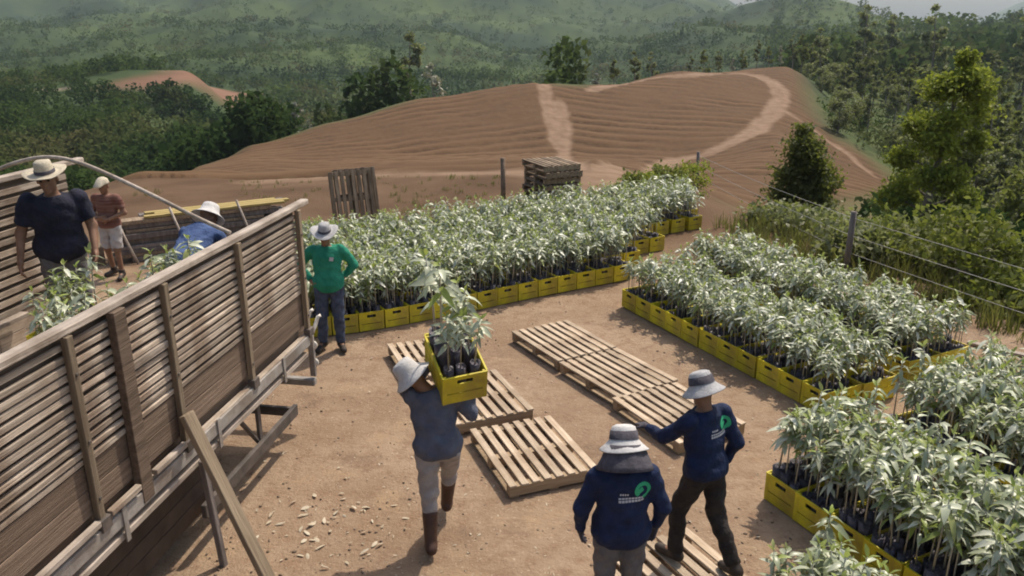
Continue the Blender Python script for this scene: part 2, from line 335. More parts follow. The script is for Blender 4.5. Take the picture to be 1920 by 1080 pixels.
def seg_dist(x, y, pts):
    d = np.full(x.shape, 1e9)
    for (x0, y0), (x1, y1) in zip(pts[:-1], pts[1:]):
        dx, dy = x1-x0, y1-y0; t = np.clip(((x-x0)*dx+(y-y0)*dy)/(dx*dx+dy*dy), 0, 1)
        d = np.minimum(d, np.hypot(x-x0-t*dx, y-y0-t*dy))
    return d
def catmull(pts, n=8):
    out = []
    P4 = [pts[0]]+list(pts)+[pts[-1]]
    for i in range(1, len(P4)-2):
        p0, p1, p2, p3 = map(np.array, P4[i-1:i+3])
        for k in range(n):
            t = k/n; out.append(tuple(.5*((2*p1)+(p2-p0)*t+(2*p0-5*p1+4*p2-p3)*t*t+(3*p1-p0-3*p2+p3)*t**3)))
    return out + [pts[-1]]
def on_land(px, row, lo=20, hi=400):
    """where the line of sight through a pixel meets the land"""
    u = (px-960)/F; v = (row-540)/F; D = np.array([u, CP-v*SP, -(SP+v*CP)])
    t = np.exp(np.linspace(math.log(lo), math.log(hi), 4000)); X, Y, Zr = t*D[0], t*D[1], H+t*D[2]
    h = np.nonzero(Zr < T(X, Y))[0]
    k = h[0] if len(h) else len(t)-1
    return float(X[k]), float(Y[k])
TRACK1 = catmull([on_land(*p) for p in [(975,157),(1022,165),(1048,190),(1060,240),(1058,288)]] + [on_land(1066, 306), on_land(1075, 322)])
TRACK2 = catmull([on_land(*p) for p in [(1110,168),(1200,151),(1290,141),(1370,138),(1422,143),(1455,160),(1463,185),(1440,222),(1395,256),(1330,287),(1250,306),(1170,322),(1110,336)]])
TRACK3 = catmull([on_land(*p) for p in [(500,340),(660,331),(800,326),(940,322),(1110,332)]])
SPUR = catmull([on_land(*p) for p in [(1452,200),(1500,225),(1560,268),(1640,330)]])
FIELD = [on_land(*p) for p in [(300,330),(420,306),(520,268),(640,230),(800,187),(960,157),(1060,160),(1110,162),(1200,142),(1300,131),(1430,128),(1492,160),(1510,212),(1550,252),(1620,298),(1680,345),(1560,392),(1440,420),(1250,390),(1100,352),(640,352)]]
_c = np.mean(FIELD, axis=0); FIELD = [(float(_c[0]+(x-_c[0])*1.09), float(_c[1]+(y-_c[1])*(1.12 if y > _c[1] else 1.0))) for x, y in FIELD]
REDFIELD = [on_land(*p, lo=150) for p in [(180,166),(240,148),(300,138),(390,130),(490,132),(500,160),(380,168),(280,168)]]
def in_poly(x, y, poly):
    c = np.zeros(x.shape, bool); n = len(poly)
    for i in range(n):
        x0, y0 = poly[i]; x1, y1 = poly[(i+1) % n]
        with np.errstate(divide='ignore', invalid='ignore'):
            c ^= ((y0 > y) != (y1 > y)) & (x < (x1-x0)*(y-y0)/(y1-y0+1e-12)+x0)
    return c
def poly_mask(x, y, poly, soft):
    d = seg_dist(x, y, poly+[poly[0]]); i = in_poly(x, y, poly)
    return np.clip(.5 + np.where(i, d, -d)/(2*soft), 0, 1)

def build_ground():
    th = np.concatenate([np.linspace(-math.pi, -math.radians(40), 60)[:-1], np.linspace(-math.radians(40), math.radians(40), 520), np.linspace(math.radians(40), math.pi, 60)[1:]])
    r = np.concatenate([np.linspace(.25, 30, 230), np.exp(np.linspace(math.log(30.4), math.log(160), 190)), np.exp(np.linspace(math.log(163), math.log(2550), 120))])
    A, Rr = np.meshgrid(th, r, indexing='ij'); X = Rr*np.sin(A); Y = Rr*np.cos(A)
    Z = T(X, Y)
    fm = poly_mask(X, Y, FIELD, 1.2)*(Y > 24)
    trk = np.minimum(np.minimum(seg_dist(X, Y, TRACK1), seg_dist(X, Y, TRACK2)-.45), seg_dist(X, Y, SPUR)+.3)
    tm = 1-sstep(.45, 1.15, trk + fbm(X/2, Y/2, 2)*.5)
    t3 = (1-sstep(.5, 1.2, seg_dist(X, Y, TRACK3)))*.9
    tm = np.maximum(tm, t3)
    # ploughed ridges follow the contour left of the first track and sweep across on the right
    right = sstep(-2, 2, X - np.interp(Y, [p[1] for p in sorted(TRACK1, key=lambda q: q[1])], [p[0] for p in sorted(TRACK1, key=lambda q: q[1])]))
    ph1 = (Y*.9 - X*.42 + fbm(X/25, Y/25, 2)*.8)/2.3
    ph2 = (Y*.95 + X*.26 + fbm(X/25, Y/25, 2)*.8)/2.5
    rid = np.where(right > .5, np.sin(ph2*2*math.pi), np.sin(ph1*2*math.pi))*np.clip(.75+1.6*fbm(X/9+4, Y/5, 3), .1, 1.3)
    Z = Z + fm*(1-tm)*(rid*.10 + fbm(X/1.6, Y/1.6, 2)*.12) - tm*.06*fm
    wheel = np.exp(-((np.abs(trk)-.55)/.2)**2)
    Z = Z - wheel*.05*(Y > 24)
    yard = 1-sstep(16, 30, Rr)
    Z = Z + yard*(fbm(X/2.2, Y/2.2, 3)*.016+fbm(X/.45, Y/.45, 2)*.012)*sstep(.5, 3, Rr)
    n1, n2 = A.shape
    idx = np.arange(n1*n2).reshape(n1, n2)
    Fq = np.stack([idx[:-1, :-1], idx[:-1, 1:], idx[1:, 1:], idx[1:, :-1]], -1).reshape(-1, 4)[:, ::-1]
    V = np.stack([X, Y, Z], -1).reshape(-1, 3)
    cidx = len(V); V = np.vstack([V, [[0, 0, 0]]])
    me = mesh('ground', V, Fq, True)
    def att(nm, a):
        at = me.attributes.new(nm, 'FLOAT', 'POINT'); at.data.foreach_set('value', np.append(a.ravel(), 0).astype(np.float32))
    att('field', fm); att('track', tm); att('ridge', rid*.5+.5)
    wood = sstep(26, 44, Rr)*(1-poly_mask(X, Y, FIELD, 2.5))
    wood = np.maximum(wood, 0)*(1-.0)
    red = poly_mask(X, Y, REDFIELD, 6)*(Rr > 150)
    lane = 1-sstep(2, 5, seg_dist(X, Y, [on_land(-60, 178, 150), on_land(60, 168, 150), on_land(140, 161, 150)]))
    att('wood', wood*(1-tm)); att('red', np.maximum(red, lane*.0)); att('lane', lane)
    slope = sstep(0, 3, -Z)*(1-sstep(60, 90, Rr))*(X > 3)*(1-fm)*.8
    att('bank', slope); att('far', sstep(200, 300, Rr)); att('far_yard', sstep(11.5, 17, Y+X*.12+fbm(X/3, Y/3, 3)*2.5))
    m, t, out = nt('earth')
    geo = N(t, 'ShaderNodeNewGeometry'); pos = geo.outputs['Position']
    def A_(nm):
        a = N(t, 'ShaderNodeAttribute'); a.attribute_name = nm; return a.outputs['Fac']
    yardc = mixc(t, noise(t, pos, .55, 6, .6), (.262, .176, .113), (.375, .269, .184))
    yardc = mixc(t, noise(t, pos, 6, 5, .65, .45, .72), yardc, (.24, .15, .095))
    yardc = mixc(t, noise(t, pos, 1.3, 4, .65, .55, .7), yardc, (.36, .25, .155))
    yardc = mixc(t, noise(t, pos, .8, 5, .7, .56, .66), yardc, (.205, .135, .09))
    yardc = mixc(t, noise(t, pos, 34, 3, .6, .62, .72), yardc, (.46, .36, .26))
    fieldc = mixc(t, noise(t, pos, .13, 5, .6), (.052, .0265, .0125), (.082, .0435, .021))
    fieldc = mixc(t, noise(t, pos, 1.6, 4, .6, .45, .7), fieldc, (.10, .064, .032))
    fieldc = mixc(t, A_('ridge'), fieldc, mixc(t, .95, fieldc, (.155, .090, .048)))  # furrow shading put into the colour: troughs dark, crests pale
    trackc = mixc(t, noise(t, pos, .8, 4, .6), (.19, .118, .074), (.27, .18, .12))
    woodc = mixc(t, noise(t, pos, .035, 6, .65), (.040, .060, .024), (.086, .115, .036))
    woodc = mixc(t, noise(t, pos, .35, 4, .6, .5, .72), woodc, (.10, .095, .042))
    redc = mixc(t, noise(t, pos, .05, 4, .6), (.17, .088, .054), (.225, .125, .08))
    yardc = mixc(t, A_('far_yard'), yardc, mixc(t, noise(t, pos, .4, 5, .6), (.10, .058, .033), (.155, .097, .058)))
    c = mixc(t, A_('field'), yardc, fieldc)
    woodc = mixc(t, A_('far'), woodc, mixc(t, noise(t, pos, .0065, 4, .6, .38, .62), (.024, .044, .015), (.068, .096, .024)))  # far ground colour darkened to the shaded tone of the backlit trees
    c = mixc(t, A_('wood'), c, woodc)
    c = mixc(t, A_('bank'), c, mixc(t, noise(t, pos, .9, 4, .6), (.17, .12, .07), (.14, .135, .05)))
    c = mixc(t, A_('track'), c, trackc)
    c = mixc(t, A_('red'), c, redc); c = mixc(t, A_('lane'), c, (.24, .19, .13))
    p = N(t, 'ShaderNodeBsdfPrincipled'); p.inputs['Roughness'].default_value = .95; p.inputs['Specular IOR Level'].default_value = .15
    t.links.new(c, p.inputs['Base Color'])
    h1 = noise(t, pos, 3.2, 6, .7, .2, .8); h2 = noise(t, pos, 22, 5, .7, .3, .75)
    ad = N(t, 'ShaderNodeMath', operation='ADD'); t.links.new(h1, ad.inputs[0]); t.links.new(h2, ad.inputs[1])
    t.links.new(bumpn(t, ad.outputs[0], .55, .035), p.inputs['Normal'])
    t.links.new(p.outputs[0], out.inputs['Surface'])
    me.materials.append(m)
    # close the small hole under the camera
    bm = bmesh.new(); bm.from_mesh(me); bm.verts.ensure_lookup_table()
    bm.verts.remove(bm.verts[cidx])
    bmesh.ops.remove_doubles(bm, verts=bm.verts[:], dist=1e-5)
    bmesh.ops.holes_fill(bm, edges=[e for e in bm.edges if e.is_boundary and e.verts[0].co.xy.length < 1], sides=0)
    bm.to_mesh(me); bm.free()
    o = struct(obj('ground', me)); return o
GROUND = build_ground()

def far_peak():
    # the pale distant mountain at the right, over the forest
    cx, cy = (1868-960)/F*3600/CP, 3600.0
    n = 90; xs = np.linspace(-1500, 1500, n); ys = np.linspace(-700, 700, 40)
    X, Y = np.meshgrid(xs, ys, indexing='ij')
    top = zrow(24, 3600)+40
    Z = -120 + (top+120)*np.exp(-(np.abs(X)/260)**1.15)*np.exp(-(Y/420)**2) + 60*np.exp(-(X/900)**2)*np.exp(-(Y/500)**2) + fbm(X/170+3, Y/170, 4)*46
    idx = np.arange(X.size).reshape(X.shape)
    Fq = np.stack([idx[:-1, :-1], idx[1:, :-1], idx[1:, 1:], idx[:-1, 1:]], -1).reshape(-1, 4)
    me = mesh('distant_mountain', np.stack([X+cx, Y+cy, Z], -1).reshape(-1, 3), Fq, True)
    obj_ = struct(obj('distant_mountain', me, simple('far_hill_cover', (.06, .08, .03), (.12, .14, .06), (.02, .02, .02), rough=1, bump=0, var=0)))
far_peak()

# ------------------------------------------------------------------ truck
TRK = empty('flatbed_truck', (-2.12, 7.9, 0), -math.atan2(.1538, .988))
tag(TRK, 'old truck with slatted wooden sides, its open back end towards the seedling rows', 'truck')
def build_truck():
    W = 2.42; Y0 = -7.2
    bed = box('bed_frame', -W+.02, -.03, Y0, -.12, 1.06, 1.19, 'wood_dark', TRK)
    k = 0; x = -W+.03
    while x < -.1:
        w = .155; box('floor_plank', x-bed.location.x, x+w-.008-bed.location.x, Y0-bed.location.y, -.10-bed.location.y+random.uniform(-.02, .02), .078, .112+random.uniform(-.003, .003), 'wood_side', bed, jit=.001); x += w
    posts = [(-7.15, .06), (-5.9, .06), (-4.65, .06), (-3.57, .055), (-3.11, .125), (-2.56, .055), (-1.46, .055), (-.22, .06)]
    # near side rack: top rail, posts, slats, lower boards
    def rack(side, zt):
        s = 1 if side else -1; X = 0 if side else -W
        rail = box('side_rack_rail', X-.03, X+.055 if side else X+.05, Y0, .06, zt-.022, zt+.03, 'wood_rail', TRK, .008)
        rail_loc = rail.location
        def sub(name, x0, x1, y0, y1, z0, z1, mat, bev=.004, jit=0):
            b = box(name, x0-rail_loc.x, x1-rail_loc.x, y0-rail_loc.y, y1-rail_loc.y, z0-rail_loc.z, z1-rail_loc.z, mat, rail, bev, jit); return b
        for y, w in posts:
            wide = w > .1
            xo = (.028, .085 if wide else .075) if side else (-.075, -.028)
            sub('post', X+xo[0], X+xo[1], y-w/2, y+w/2, 1.0 if side else 1.17, zt-.024, 'wood_dark' if wide else 'wood_post')
            if side and not wide:
                for zb in (1.3, 1.7, 2.15): sub('bolt', X+.0745, X+.083, y-.011, y+.011, zb-.011, zb+.011, 'metal_dark', .003)
                sub('stake_pocket', X+.027, X+.095, y-w/2-.02, y+w/2+.025, 1.07, 1.16, 'metal_dark')
        n = 13; z0 = 1.545; pitch = (zt-.05-z0)/n
        for k in range(5):
            zz = 1.545+k*(zt-.03-1.545)/5
            sub('lining_board', X-.045, X-.027, Y0+.01, -.16, zz+.002, zz+(zt-.03-1.545)/5-.002, 'wood_dark', .002)
        for (ya, wa), (yb, wb) in zip(posts[:-1], posts[1:]):
            if not side and yb < -4: continue
            for i in range(n):
                za = z0+i*pitch; q = random.uniform(-.006, .006)
                xx = X+random.uniform(-.003, .003)
                if side and abs(ya+3.11) < .01 and i == 6:     # one slat sprung loose and pale
                    sub('slat', xx+.02, xx+.045, ya+.08, yb-.02, za-.004, za+pitch*.8, 'wood_rail', .003); continue
                sub('slat', xx, xx+.03, ya+.004, yb-.004, za+q, za+pitch*.60+q, 'wood_side', .003, .0045)
            for a, b in ((1.19, 1.362), (1.368, 1.535)):
                sub('board', X-.004, X+.022, ya+.003, yb-.003, a, b, 'wood_dark' if side else 'wood_side', .003, .002)
        return rail
    near = rack(True, 2.42); rack(False, 2.78)
    # inner ledge on the far side
    box('ledge', -W+.07, -W+.16, Y0, -1.2, 1.52, 1.56, 'wood_rail', TRK)
    # lower side beams with straps
    beam = box('side_beam', .0, .055, Y0, -.2, .955, 1.10, 'wood_side', TRK, .006)
    bl = beam.location
    for y0, y1 in ((-6.6, -5.95), (-4.55, -3.63), (-3.52, -3.2), (-3.02, -2.62)):
        box('rub_board', .06-bl.x, .105-bl.x, y0-bl.y, y1-bl.y, 1.135-bl.z, 1.175-bl.z, 'wood_rail' if y0 in (-4.55, -3.02) else 'wood_side', beam)
    for y0, y1 in ((-7.1, -5.4), (-5.38, -3.4), (-3.38, -2.15), (-2.13, -.9), (-.88, -.25)):
        box('beam_board', .057-bl.x, .08-bl.x, y0-bl.y, y1-bl.y, .985-bl.z, 1.09-bl.z, 'metal_grey', beam, .004, .002)
    for y in (-6.4, -5.39, -4.4, -3.39, -2.14, -.89):
        box('strap', .081-bl.x, .092-bl.x, y-.022-bl.y, y+.022-bl.y, .86-bl.z, 1.12-bl.z, 'metal_grey', beam, .002)
    box('lower_lip', -.01, .07, Y0, -.3, .875, .925, 'wood_rail', TRK, .006)
    # chassis
    for x in (-.78, -1.62): box('chassis_beam', x-.05, x+.05, Y0, -.35, .72, .95, 'metal_dark', TRK)
    y = -6.8
    while y < -.2: box('cross_member', -W+.05, -.06, y-.04, y+.04, .952, 1.055, 'metal_dark', TRK); y += .62
    # wheels, doubled at the back axles
    def wheel(x, y):
        prof = [(.25, -.11), (.40, -.125), (.47, -.115), (.50, -.09), (.50, .09), (.47, .115), (.40, .125), (.25, .11)]
        V, Fq = lathe(prof, 36)
        V = [(a[2], a[0], a[1]) for a in V]
        w = obj('wheel', mesh('tyre', V, Fq, True), 'rubber', TRK, (x, y, .5))
        prof = [(.05, -.05), (.05, .02), (.13, .03), (.15, -.06), (.23, -.07), (.25, -.11), (.262, -.11), (.262, .1), (.25, .1), (.2, -.02), (.05, -.05)]
        V, Fq = lathe(prof, 30); V = [(-a[2], a[0], a[1]) for a in V]
        obj('rim', mesh('rim', V, Fq, True), 'mud', w)
        for i in range(8):
            t = i*math.pi/4
            box('wheel_nut', .0, .035, .095*math.cos(t)-.012, .095*math.cos(t)+.012, .095*math.sin(t)-.012, .095*math.sin(t)+.012, 'metal_dark', w, .003)
    for y in (-4.45, -5.65):
        for x in (-.22, -.50, -W+.22, -W+.50): wheel(x, y)
        box('axle', -W+.3, -.3, y-.06, y+.06, .44, .56, 'metal_dark', TRK)
    for x0 in (-.62, -W+.06): box('mud_flap', x0, x0+.55, -3.88, -3.865, .17, .84, 'mud', TRK)
    tb = box('storage_box', -.62, -.13, -3.7, -2.02, .28, .86, 'mud', TRK, .01); tl = tb.location
    for k in range(4): box('box_board', -.129-tl.x, -.112-tl.x, -3.7-tl.y, -2.02-tl.y, .285+k*.143-tl.z, .42+k*.143-tl.z, 'mud', tb, .003)
    for k in range(4): box('box_board', -.62-tl.x, -.13-tl.x, -2.019-tl.y, -2.003-tl.y, .285+k*.143-tl.z, .42+k*.143-tl.z, 'mud', tb, .003)
    # side guards: one rail with posts, a brace and a turned-in end
    for a, b in ((-2.38, -.55), (-6.9, -4.75)):
        if a > -3:
            g = box('side_guard', -.022, .022, a, b, .335, .455, 'metal_dark', TRK, .006)
        else:
            g = box('side_guard', -.022, .022, -4.95, -3.72, .335, .455, 'metal_dark', TRK, .006); a, b = -4.95, -3.72
        gl = g.location
        yy = (a+b)/2+.2
        box('guard_post', -.055-gl.x, -.023-gl.x, yy-.028-gl.y, yy+.028-gl.y, .30-gl.z, .95-gl.z, 'metal_dark', g)
        box('guard_end', -.88-gl.x, -.0225-gl.x, b-.075-gl.y, b-.03-gl.y, .345-gl.z, .44-gl.z, 'metal_dark', g)
        V, Fq = tube_arr([(-.06, yy-.42, .94), (-.05, yy-.02, .42)], .022, 6)
        Fq = [tuple(dict.fromkeys(q)) for q in Fq]
        br = obj('guard_brace', mesh('guard_brace', [Vector(v)-gl for v in V], Fq), 'metal_dark', g)
    # rear end: bumper, lamps, bracket
    bp = box('rear_bumper', -W+.1, .06, -.19, -.11, .48, .56, 'metal_grey', TRK, .012)
    for x in (.04, -W+.12):
        pl = box('lamp_bracket', x-.03, x+.03, -.16, -.12, .585, 1.05, 'metal_grey', TRK, .004)
        for z in (.72, .92):
            V, Fq = lathe([(.0, .03), (.035, .026), (.05, .012), (.052, -.012), (.0, -.014)], 14)
            V = [(q[0], q[2]+.036, q[1]+z-pl.location.z) for q in V]
            obj('rear_lamp', mesh('rear_lamp', V, Fq, True), 'lamp', pl)
    for x, h in ((.03, 1.16), (-.05, 1.22)):
        tube('hook_bar', [(x, -.11, 1.02), (x+.02, -.02, h-.05), (x+.035, .03, h+.03), (x+.06, .05, h+.04)], .02, 'lamp', TRK, 8)
    # bow that carries the tarpaulin, from side to side
    pts = [(-.02, -1.42, 2.47), (-.28, -1.42, 2.58), (-.62, -1.42, 2.74), (-1.0, -1.42, 2.91), (-1.32, -1.42, 3.03), (-1.6, -1.42, 3.065), (-1.9, -1.42, 3.01), (-2.2, -1.42, 2.90), (-W+.02, -1.42, 2.80)]
    pts = catmull(pts, 5)
    tube('tarp_bow', pts, .017, 'wood_rail', TRK, 8)
build_truck()
def t2w(x, y, z):
    a = TRK.rotation_euler.z; return (TRK.location.x+x*math.cos(a)-y*math.sin(a), TRK.location.y+x*math.sin(a)+y*math.cos(a), z)

def leaning_plank(name, p0, p1, w, th, mat, label, cat):
    p0, p1 = Vector(p0), Vector(p1); d = p1-p0; L = d.length
    bm = bmesh.new(); box_bm(bm, -w/2, w/2, -th/2, th/2, 0, L); bmesh.ops.bevel(bm, geom=bm.edges[:], offset=.005, segments=1, affect='EDGES')
    o = obj(name, bm_mesh(bm, name), mat); o.location = p0
    z = d.normalized(); y = Vector((-z.y*0+TRK.matrix_world[0][0]*0+1, -.3, 0)); y = (y - z*y.dot(z)).normalized(); x = y.cross(z)
    o.rotation_euler = Matrix((x, y, z)).transposed().to_euler()
    return tag(o, label, cat)
pa = t2w(.72, -2.72, -.01); pb = t2w(.115, -2.6, 1.40)
leaning_plank('plank', pa, pb, .115, .05, 'wood_post', 'long brown plank leaning against the truck side above the rear wheel', 'plank')
pa = t2w(.19, -2.5, -.01); pb = t2w(.108, -2.47, .93)
leaning_plank('prop_post', pa, pb, .05, .05, 'wood_grey', 'thin grey prop standing under the truck edge beside the leaning plank', 'post')

# ------------------------------------------------------------------ pallets
def pallet_proto(old=False):
    r = empty('pallet'); mt, mb = ('wood_old', 'wood_old') if old else ('wood_pallet', 'wood_bearer')
    L, Wd = 1.15, .90; n = 8; w = .072; gap = (Wd-n*w)/(n-1)
    for i in range(n):
        x = -Wd/2+i*(w+gap); q = random.uniform(-.004, .004)
        box('slat', x+q, x+w+q, -L/2+random.uniform(-.008, .008), L/2+random.uniform(-.008, .008), .122, .142, mt, r, .003, .0015)
    for y in (-L/2+.05, 0, L/2-.05): box('bearer', -Wd/2+.005, Wd/2-.005, y-.042, y+.042, .021, .1215, mb, r, .003)
    for x in (-Wd/2+.01, -.045, Wd/2-.1): box('bottom_board', x, x+.09, -L/2+.01, L/2-.01, .001, .0205, mb, r, .002)
    return r
PAL = pallet_proto(); PALOLD = pallet_proto(True)
first = {'n': True, 'o': True}
def place_pallet(loc, rot, label, group, old=False):
    k = 'o' if old else 'n'; src = PALOLD if old else PAL
    o = src if first[k] else copy_tree(src)
    first[k] = False
    o.location = loc; o.rotation_euler = rot; tag(o, label, 'pallet', group); return o
chain1 = math.atan2(.37, .93); chain2 = math.atan2(.5, .866)
gr = 'pallets laid out on the yard'
place_pallet((-1.0, 9.31, .012), (0, 0, chain1), 'pale pallet farthest from the camera in the left pallet line, half under the carried crate', gr)
place_pallet((-.40, 8.19, .012), (0, 0, chain1+.02), 'middle pallet of the left pallet line, just right of the carrying worker', gr)
place_pallet((.19, 7.0, .012), (0, 0, chain1-.01), 'nearest pallet of the left pallet line, left behind the worker in floppy hat', gr)
place_pallet((.67, 9.86, .012), (0, 0, chain2), 'farthest pallet of the right pallet line near the corner of the crate rows', gr)
place_pallet((1.27, 8.84, .012), (0, 0, chain2+.035), 'middle pallet of the right pallet line', gr)
place_pallet((1.79, 7.81, .012), (0, 0, chain2-.03), 'nearest pallet of the right line, behind the worker reaching out', gr)
place_pallet((1.32, 4.98, .012), (0, 0, chain2-.04), 'pallet under the feet of the worker in dark trousers, bottom of the photo', gr)
# stack of old pallets behind the back block
SX, SY = .90, 18.0
for i in range(8):
    place_pallet((SX+random.uniform(-.05, .05), SY+random.uniform(-.05, .05), Tz(SX, SY)+.02+i*.1425), (0, 0, .42+random.uniform(-.05, .05)),
                 'weathered pallet %s in the tall stack behind the seedling block' % (['at the bottom', 'second from the bottom', 'third from the bottom', 'fourth from the bottom', 'fourth from the top', 'third from the top', 'second from the top', 'on the very top'][i]), 'stacked old pallets', True)
for (x, y, rz, tilt, lab) in ((-3.38, 16.6, .42, 1.30, 'grey pallet standing on edge behind the seedling block, front one of two'), (-3.36, 16.95, .5, 1.34, 'grey pallet standing on edge behind another upright pallet')):
    o = place_pallet((x, y, Tz(x, y)+.60), (tilt, 0, rz), lab, 'upright old pallets', True)

# ------------------------------------------------------------------ crates
CW, CL, CH = .355, .545, .275
def crate_mesh():
    bm = bmesh.new(); t = .012; X, Y = CW/2-.003, CL/2-.003
    B = lambda *a: box_bm(bm, *a)
    B(-X+.004, X-.004, -Y+.004, Y-.004, .004, .016)
    for s in (-1, 1):
        ya, yb = (s*Y-(t if s > 0 else 0), s*Y+(t if s < 0 else 0))
        # short end: two bands, a hand slot under the rim
        B(-X+.03, X-.03, ya, yb, .0, .095); B(-X+.03, X-.03, ya, yb, .105, .19)
        B(-X+.03, -.062, ya, yb, .19, .232); B(.062, X-.03, ya, yb, .19, .232); B(-X+.03, X-.03, ya, yb, .232, .262)
        xa, xb = (s*X-(t if s > 0 else 0), s*X+(t if s < 0 else 0))
        for a, b in ((.0, .075), (.087, .155), (.167, .262)): B(xa, xb, -Y+.03, Y-.03, a, b)
        for q in (-.13, .0, .13): B(xa-.003*s*-1 if s > 0 else xa-.003, xb+.003 if s > 0 else xb+.003*-s, q-.012, q+.012, .003, .2615)
        # corner posts
        for s2 in (-1, 1):
            cx, cy = s2*(X-.014), s*(Y-.014); B(cx-.0165, cx+.0165, cy-.0165, cy+.0165, -.0, .266)
        # rim
        B(-X-.002, X+.002, s*Y-.008, s*Y+.006, .262, CH); B(s*X-.008, s*X+.006, -Y+.0085, Y-.0085, .2622, CH-.0004)
    return bm_mesh(bm, 'crate')
CRM = crate_mesh(); CRM.materials.append(M['crate'])
def crate(loc, rot, label, group):
    o = bpy.data.objects.new('crate', CRM); COL.objects.link(o); o.location = loc; o.rotation_euler = rot if not isinstance(rot, (int, float)) else (0, 0, rot)
    return tag(o, label, 'crate', group)

# ------------------------------------------------------------------ seedlings
def leaf_arr(L, W, droop, fold, rng):
    """a long leaf along +X, folded at the midrib and bending down: 8 faces"""
    xs = np.array([0, .22, .55, .82, 1.0])*L; ws = np.array([.05, .8, 1.0, .6, .0])*W/2
    zs = -droop*(xs/L)**2*L + .12*xs
    V = []
    for x, w, z in zip(xs, ws, zs):
        V += [(x, -w, z+w*fold), (x, 0, z), (x, w, z+w*fold)]
    Fq = []
    for i in range(4):
        a = i*3
        Fq += [(a, a+3, a+4, a+1), (a+1, a+4, a+5, a+2)]
    return np.array(V), np.array(Fq)
def rotz(a): c, s = math.cos(a), math.sin(a); return np.array([[c, -s, 0], [s, c, 0], [0, 0, 1]])
def roty(a): c, s = math.cos(a), math.sin(a); return np.array([[c, 0, s], [0, 1, 0], [-s, 0, c]])
def rotx(a): c, s = math.cos(a), math.sin(a); return np.array([[1, 0, 0], [0, c, -s], [0, s, c]])
class Proto: pass
def make_proto(seed):
    rng = np.random.default_rng(seed); p = Proto()
    hgt = rng.uniform(.46, .60); lean = rng.uniform(-.05, .05, 2)
    pts = [(0, 0, .27), (lean[0]*.3, lean[1]*.3, .27+hgt*.5), (lean[0], lean[1], .27+hgt)]
    V, Fq = tube_arr(pts, [.0075, .006, .0035], 4); p.stem = (np.array([tuple(v) for v in V]), [tuple(dict.fromkeys(q)) for q in Fq])
    # bag: a soft black sleeve, wrinkled, open at the top with the soil a little lower
    n = 8; BV = []; BF = []
    for (z, r) in ((.0, .034), (.09, .044), (.2, .042), (.295, .046), (.275, .036)):
        for k in range(n):
            a = 2*math.pi*k/n; q = r*(1+rng.uniform(-.1, .1)); BV.append((q*math.cos(a), q*math.sin(a), z+(rng.uniform(-.008, .008) if z > .2 else 0)))
    for i in range(4):
        for k in range(n): BF.append((i*n+k, i*n+(k+1) % n, (i+1)*n+(k+1) % n, (i+1)*n+k))
    BF += [(4*n, 4*n+1, 4*n+2, 4*n+3), (4*n, 4*n+3, 4*n+4, 4*n+7), (4*n+4, 4*n+5, 4*n+6, 4*n+7)]
    p.bag = (np.array(BV), BF)
    p.leaves = []
    nl = int(rng.integers(19, 26))
    for i in range(nl):
        f = .50 + .50*(i/(nl-1))**.85
        top = i > nl-4
        L = rng.uniform(.07, .13)*(1.0 if not top else .7); W = L*rng.uniform(.32, .42)
        v, fq = leaf_arr(L, W, rng.uniform(.5, 1.3) if not top else rng.uniform(0, .4), .35, rng)
        v = v @ rotx(rng.uniform(-.5, .5)).T @ roty(-rng.uniform(-.1, .7) - (.5 if top else 0)).T @ rotz(i*2.4+rng.uniform(-.5, .5)).T
        c = np.array([lean[0]*f, lean[1]*f, .27+hgt*f]); p.leaves.append((v+c, fq, c, top or rng.random() < .12))
    return p
PROTOS = [make_proto(100+i) for i in range(9)]
def cat(parts):
    V = []; Fq = []; n = 0
    for v, f in parts:
        V.append(v); Fq += [tuple(int(i)+n for i in q) for q in f]; n += len(v)
    return np.vstack(V), Fq
for i, p in enumerate(PROTOS):
    v, f = p.bag; p.bag_me = mesh('bag', v.tolist(), f, True, ['bag'])
    v, f = p.stem; p.stem_me = mesh('stem', v.tolist(), f, True, ['stem'])
    old = [(v, f) for v, f, c, t in p.leaves if not t]; new = [(v, f) for v, f, c, t in p.leaves if t]
    v, f = cat(old); p.fol_me = mesh('foliage', v.tolist(), f, True, ['leaf'])
    v, f = cat(new); p.new_me = mesh('young_foliage', v.tolist(), f, True, ['leaf_new'])
    p.leaf_me = []
    for v, f, c, t in p.leaves:
        p.leaf_me.append((mesh('leaf', (v-c).tolist(), [tuple(map(int, q)) for q in f], True, ['leaf_new' if t else 'leaf']), c))
    # arrays for the mass of seedlings that are too many to be single things: triangles only
    def tri(f): return [(q[0], q[i], q[i+1]) for q in f for i in range(1, len(q)-1)]
    VV = []; FF = []; MI = []; n = 0
    for (v, f), mi in ((p.bag, 0), (p.stem, 1), (cat(old), 2), (cat(new), 3)):
        t = tri(f); VV.append(v); FF += [(a+n, b+n, c+n) for a, b, c in t]; MI += [mi]*len(t); n += len(v)
    p.arr = (np.vstack(VV), np.array(FF), np.array(MI))
SEEDS = []     # (x, y, z, rz, scale, proto, tilt matrix or None, block)
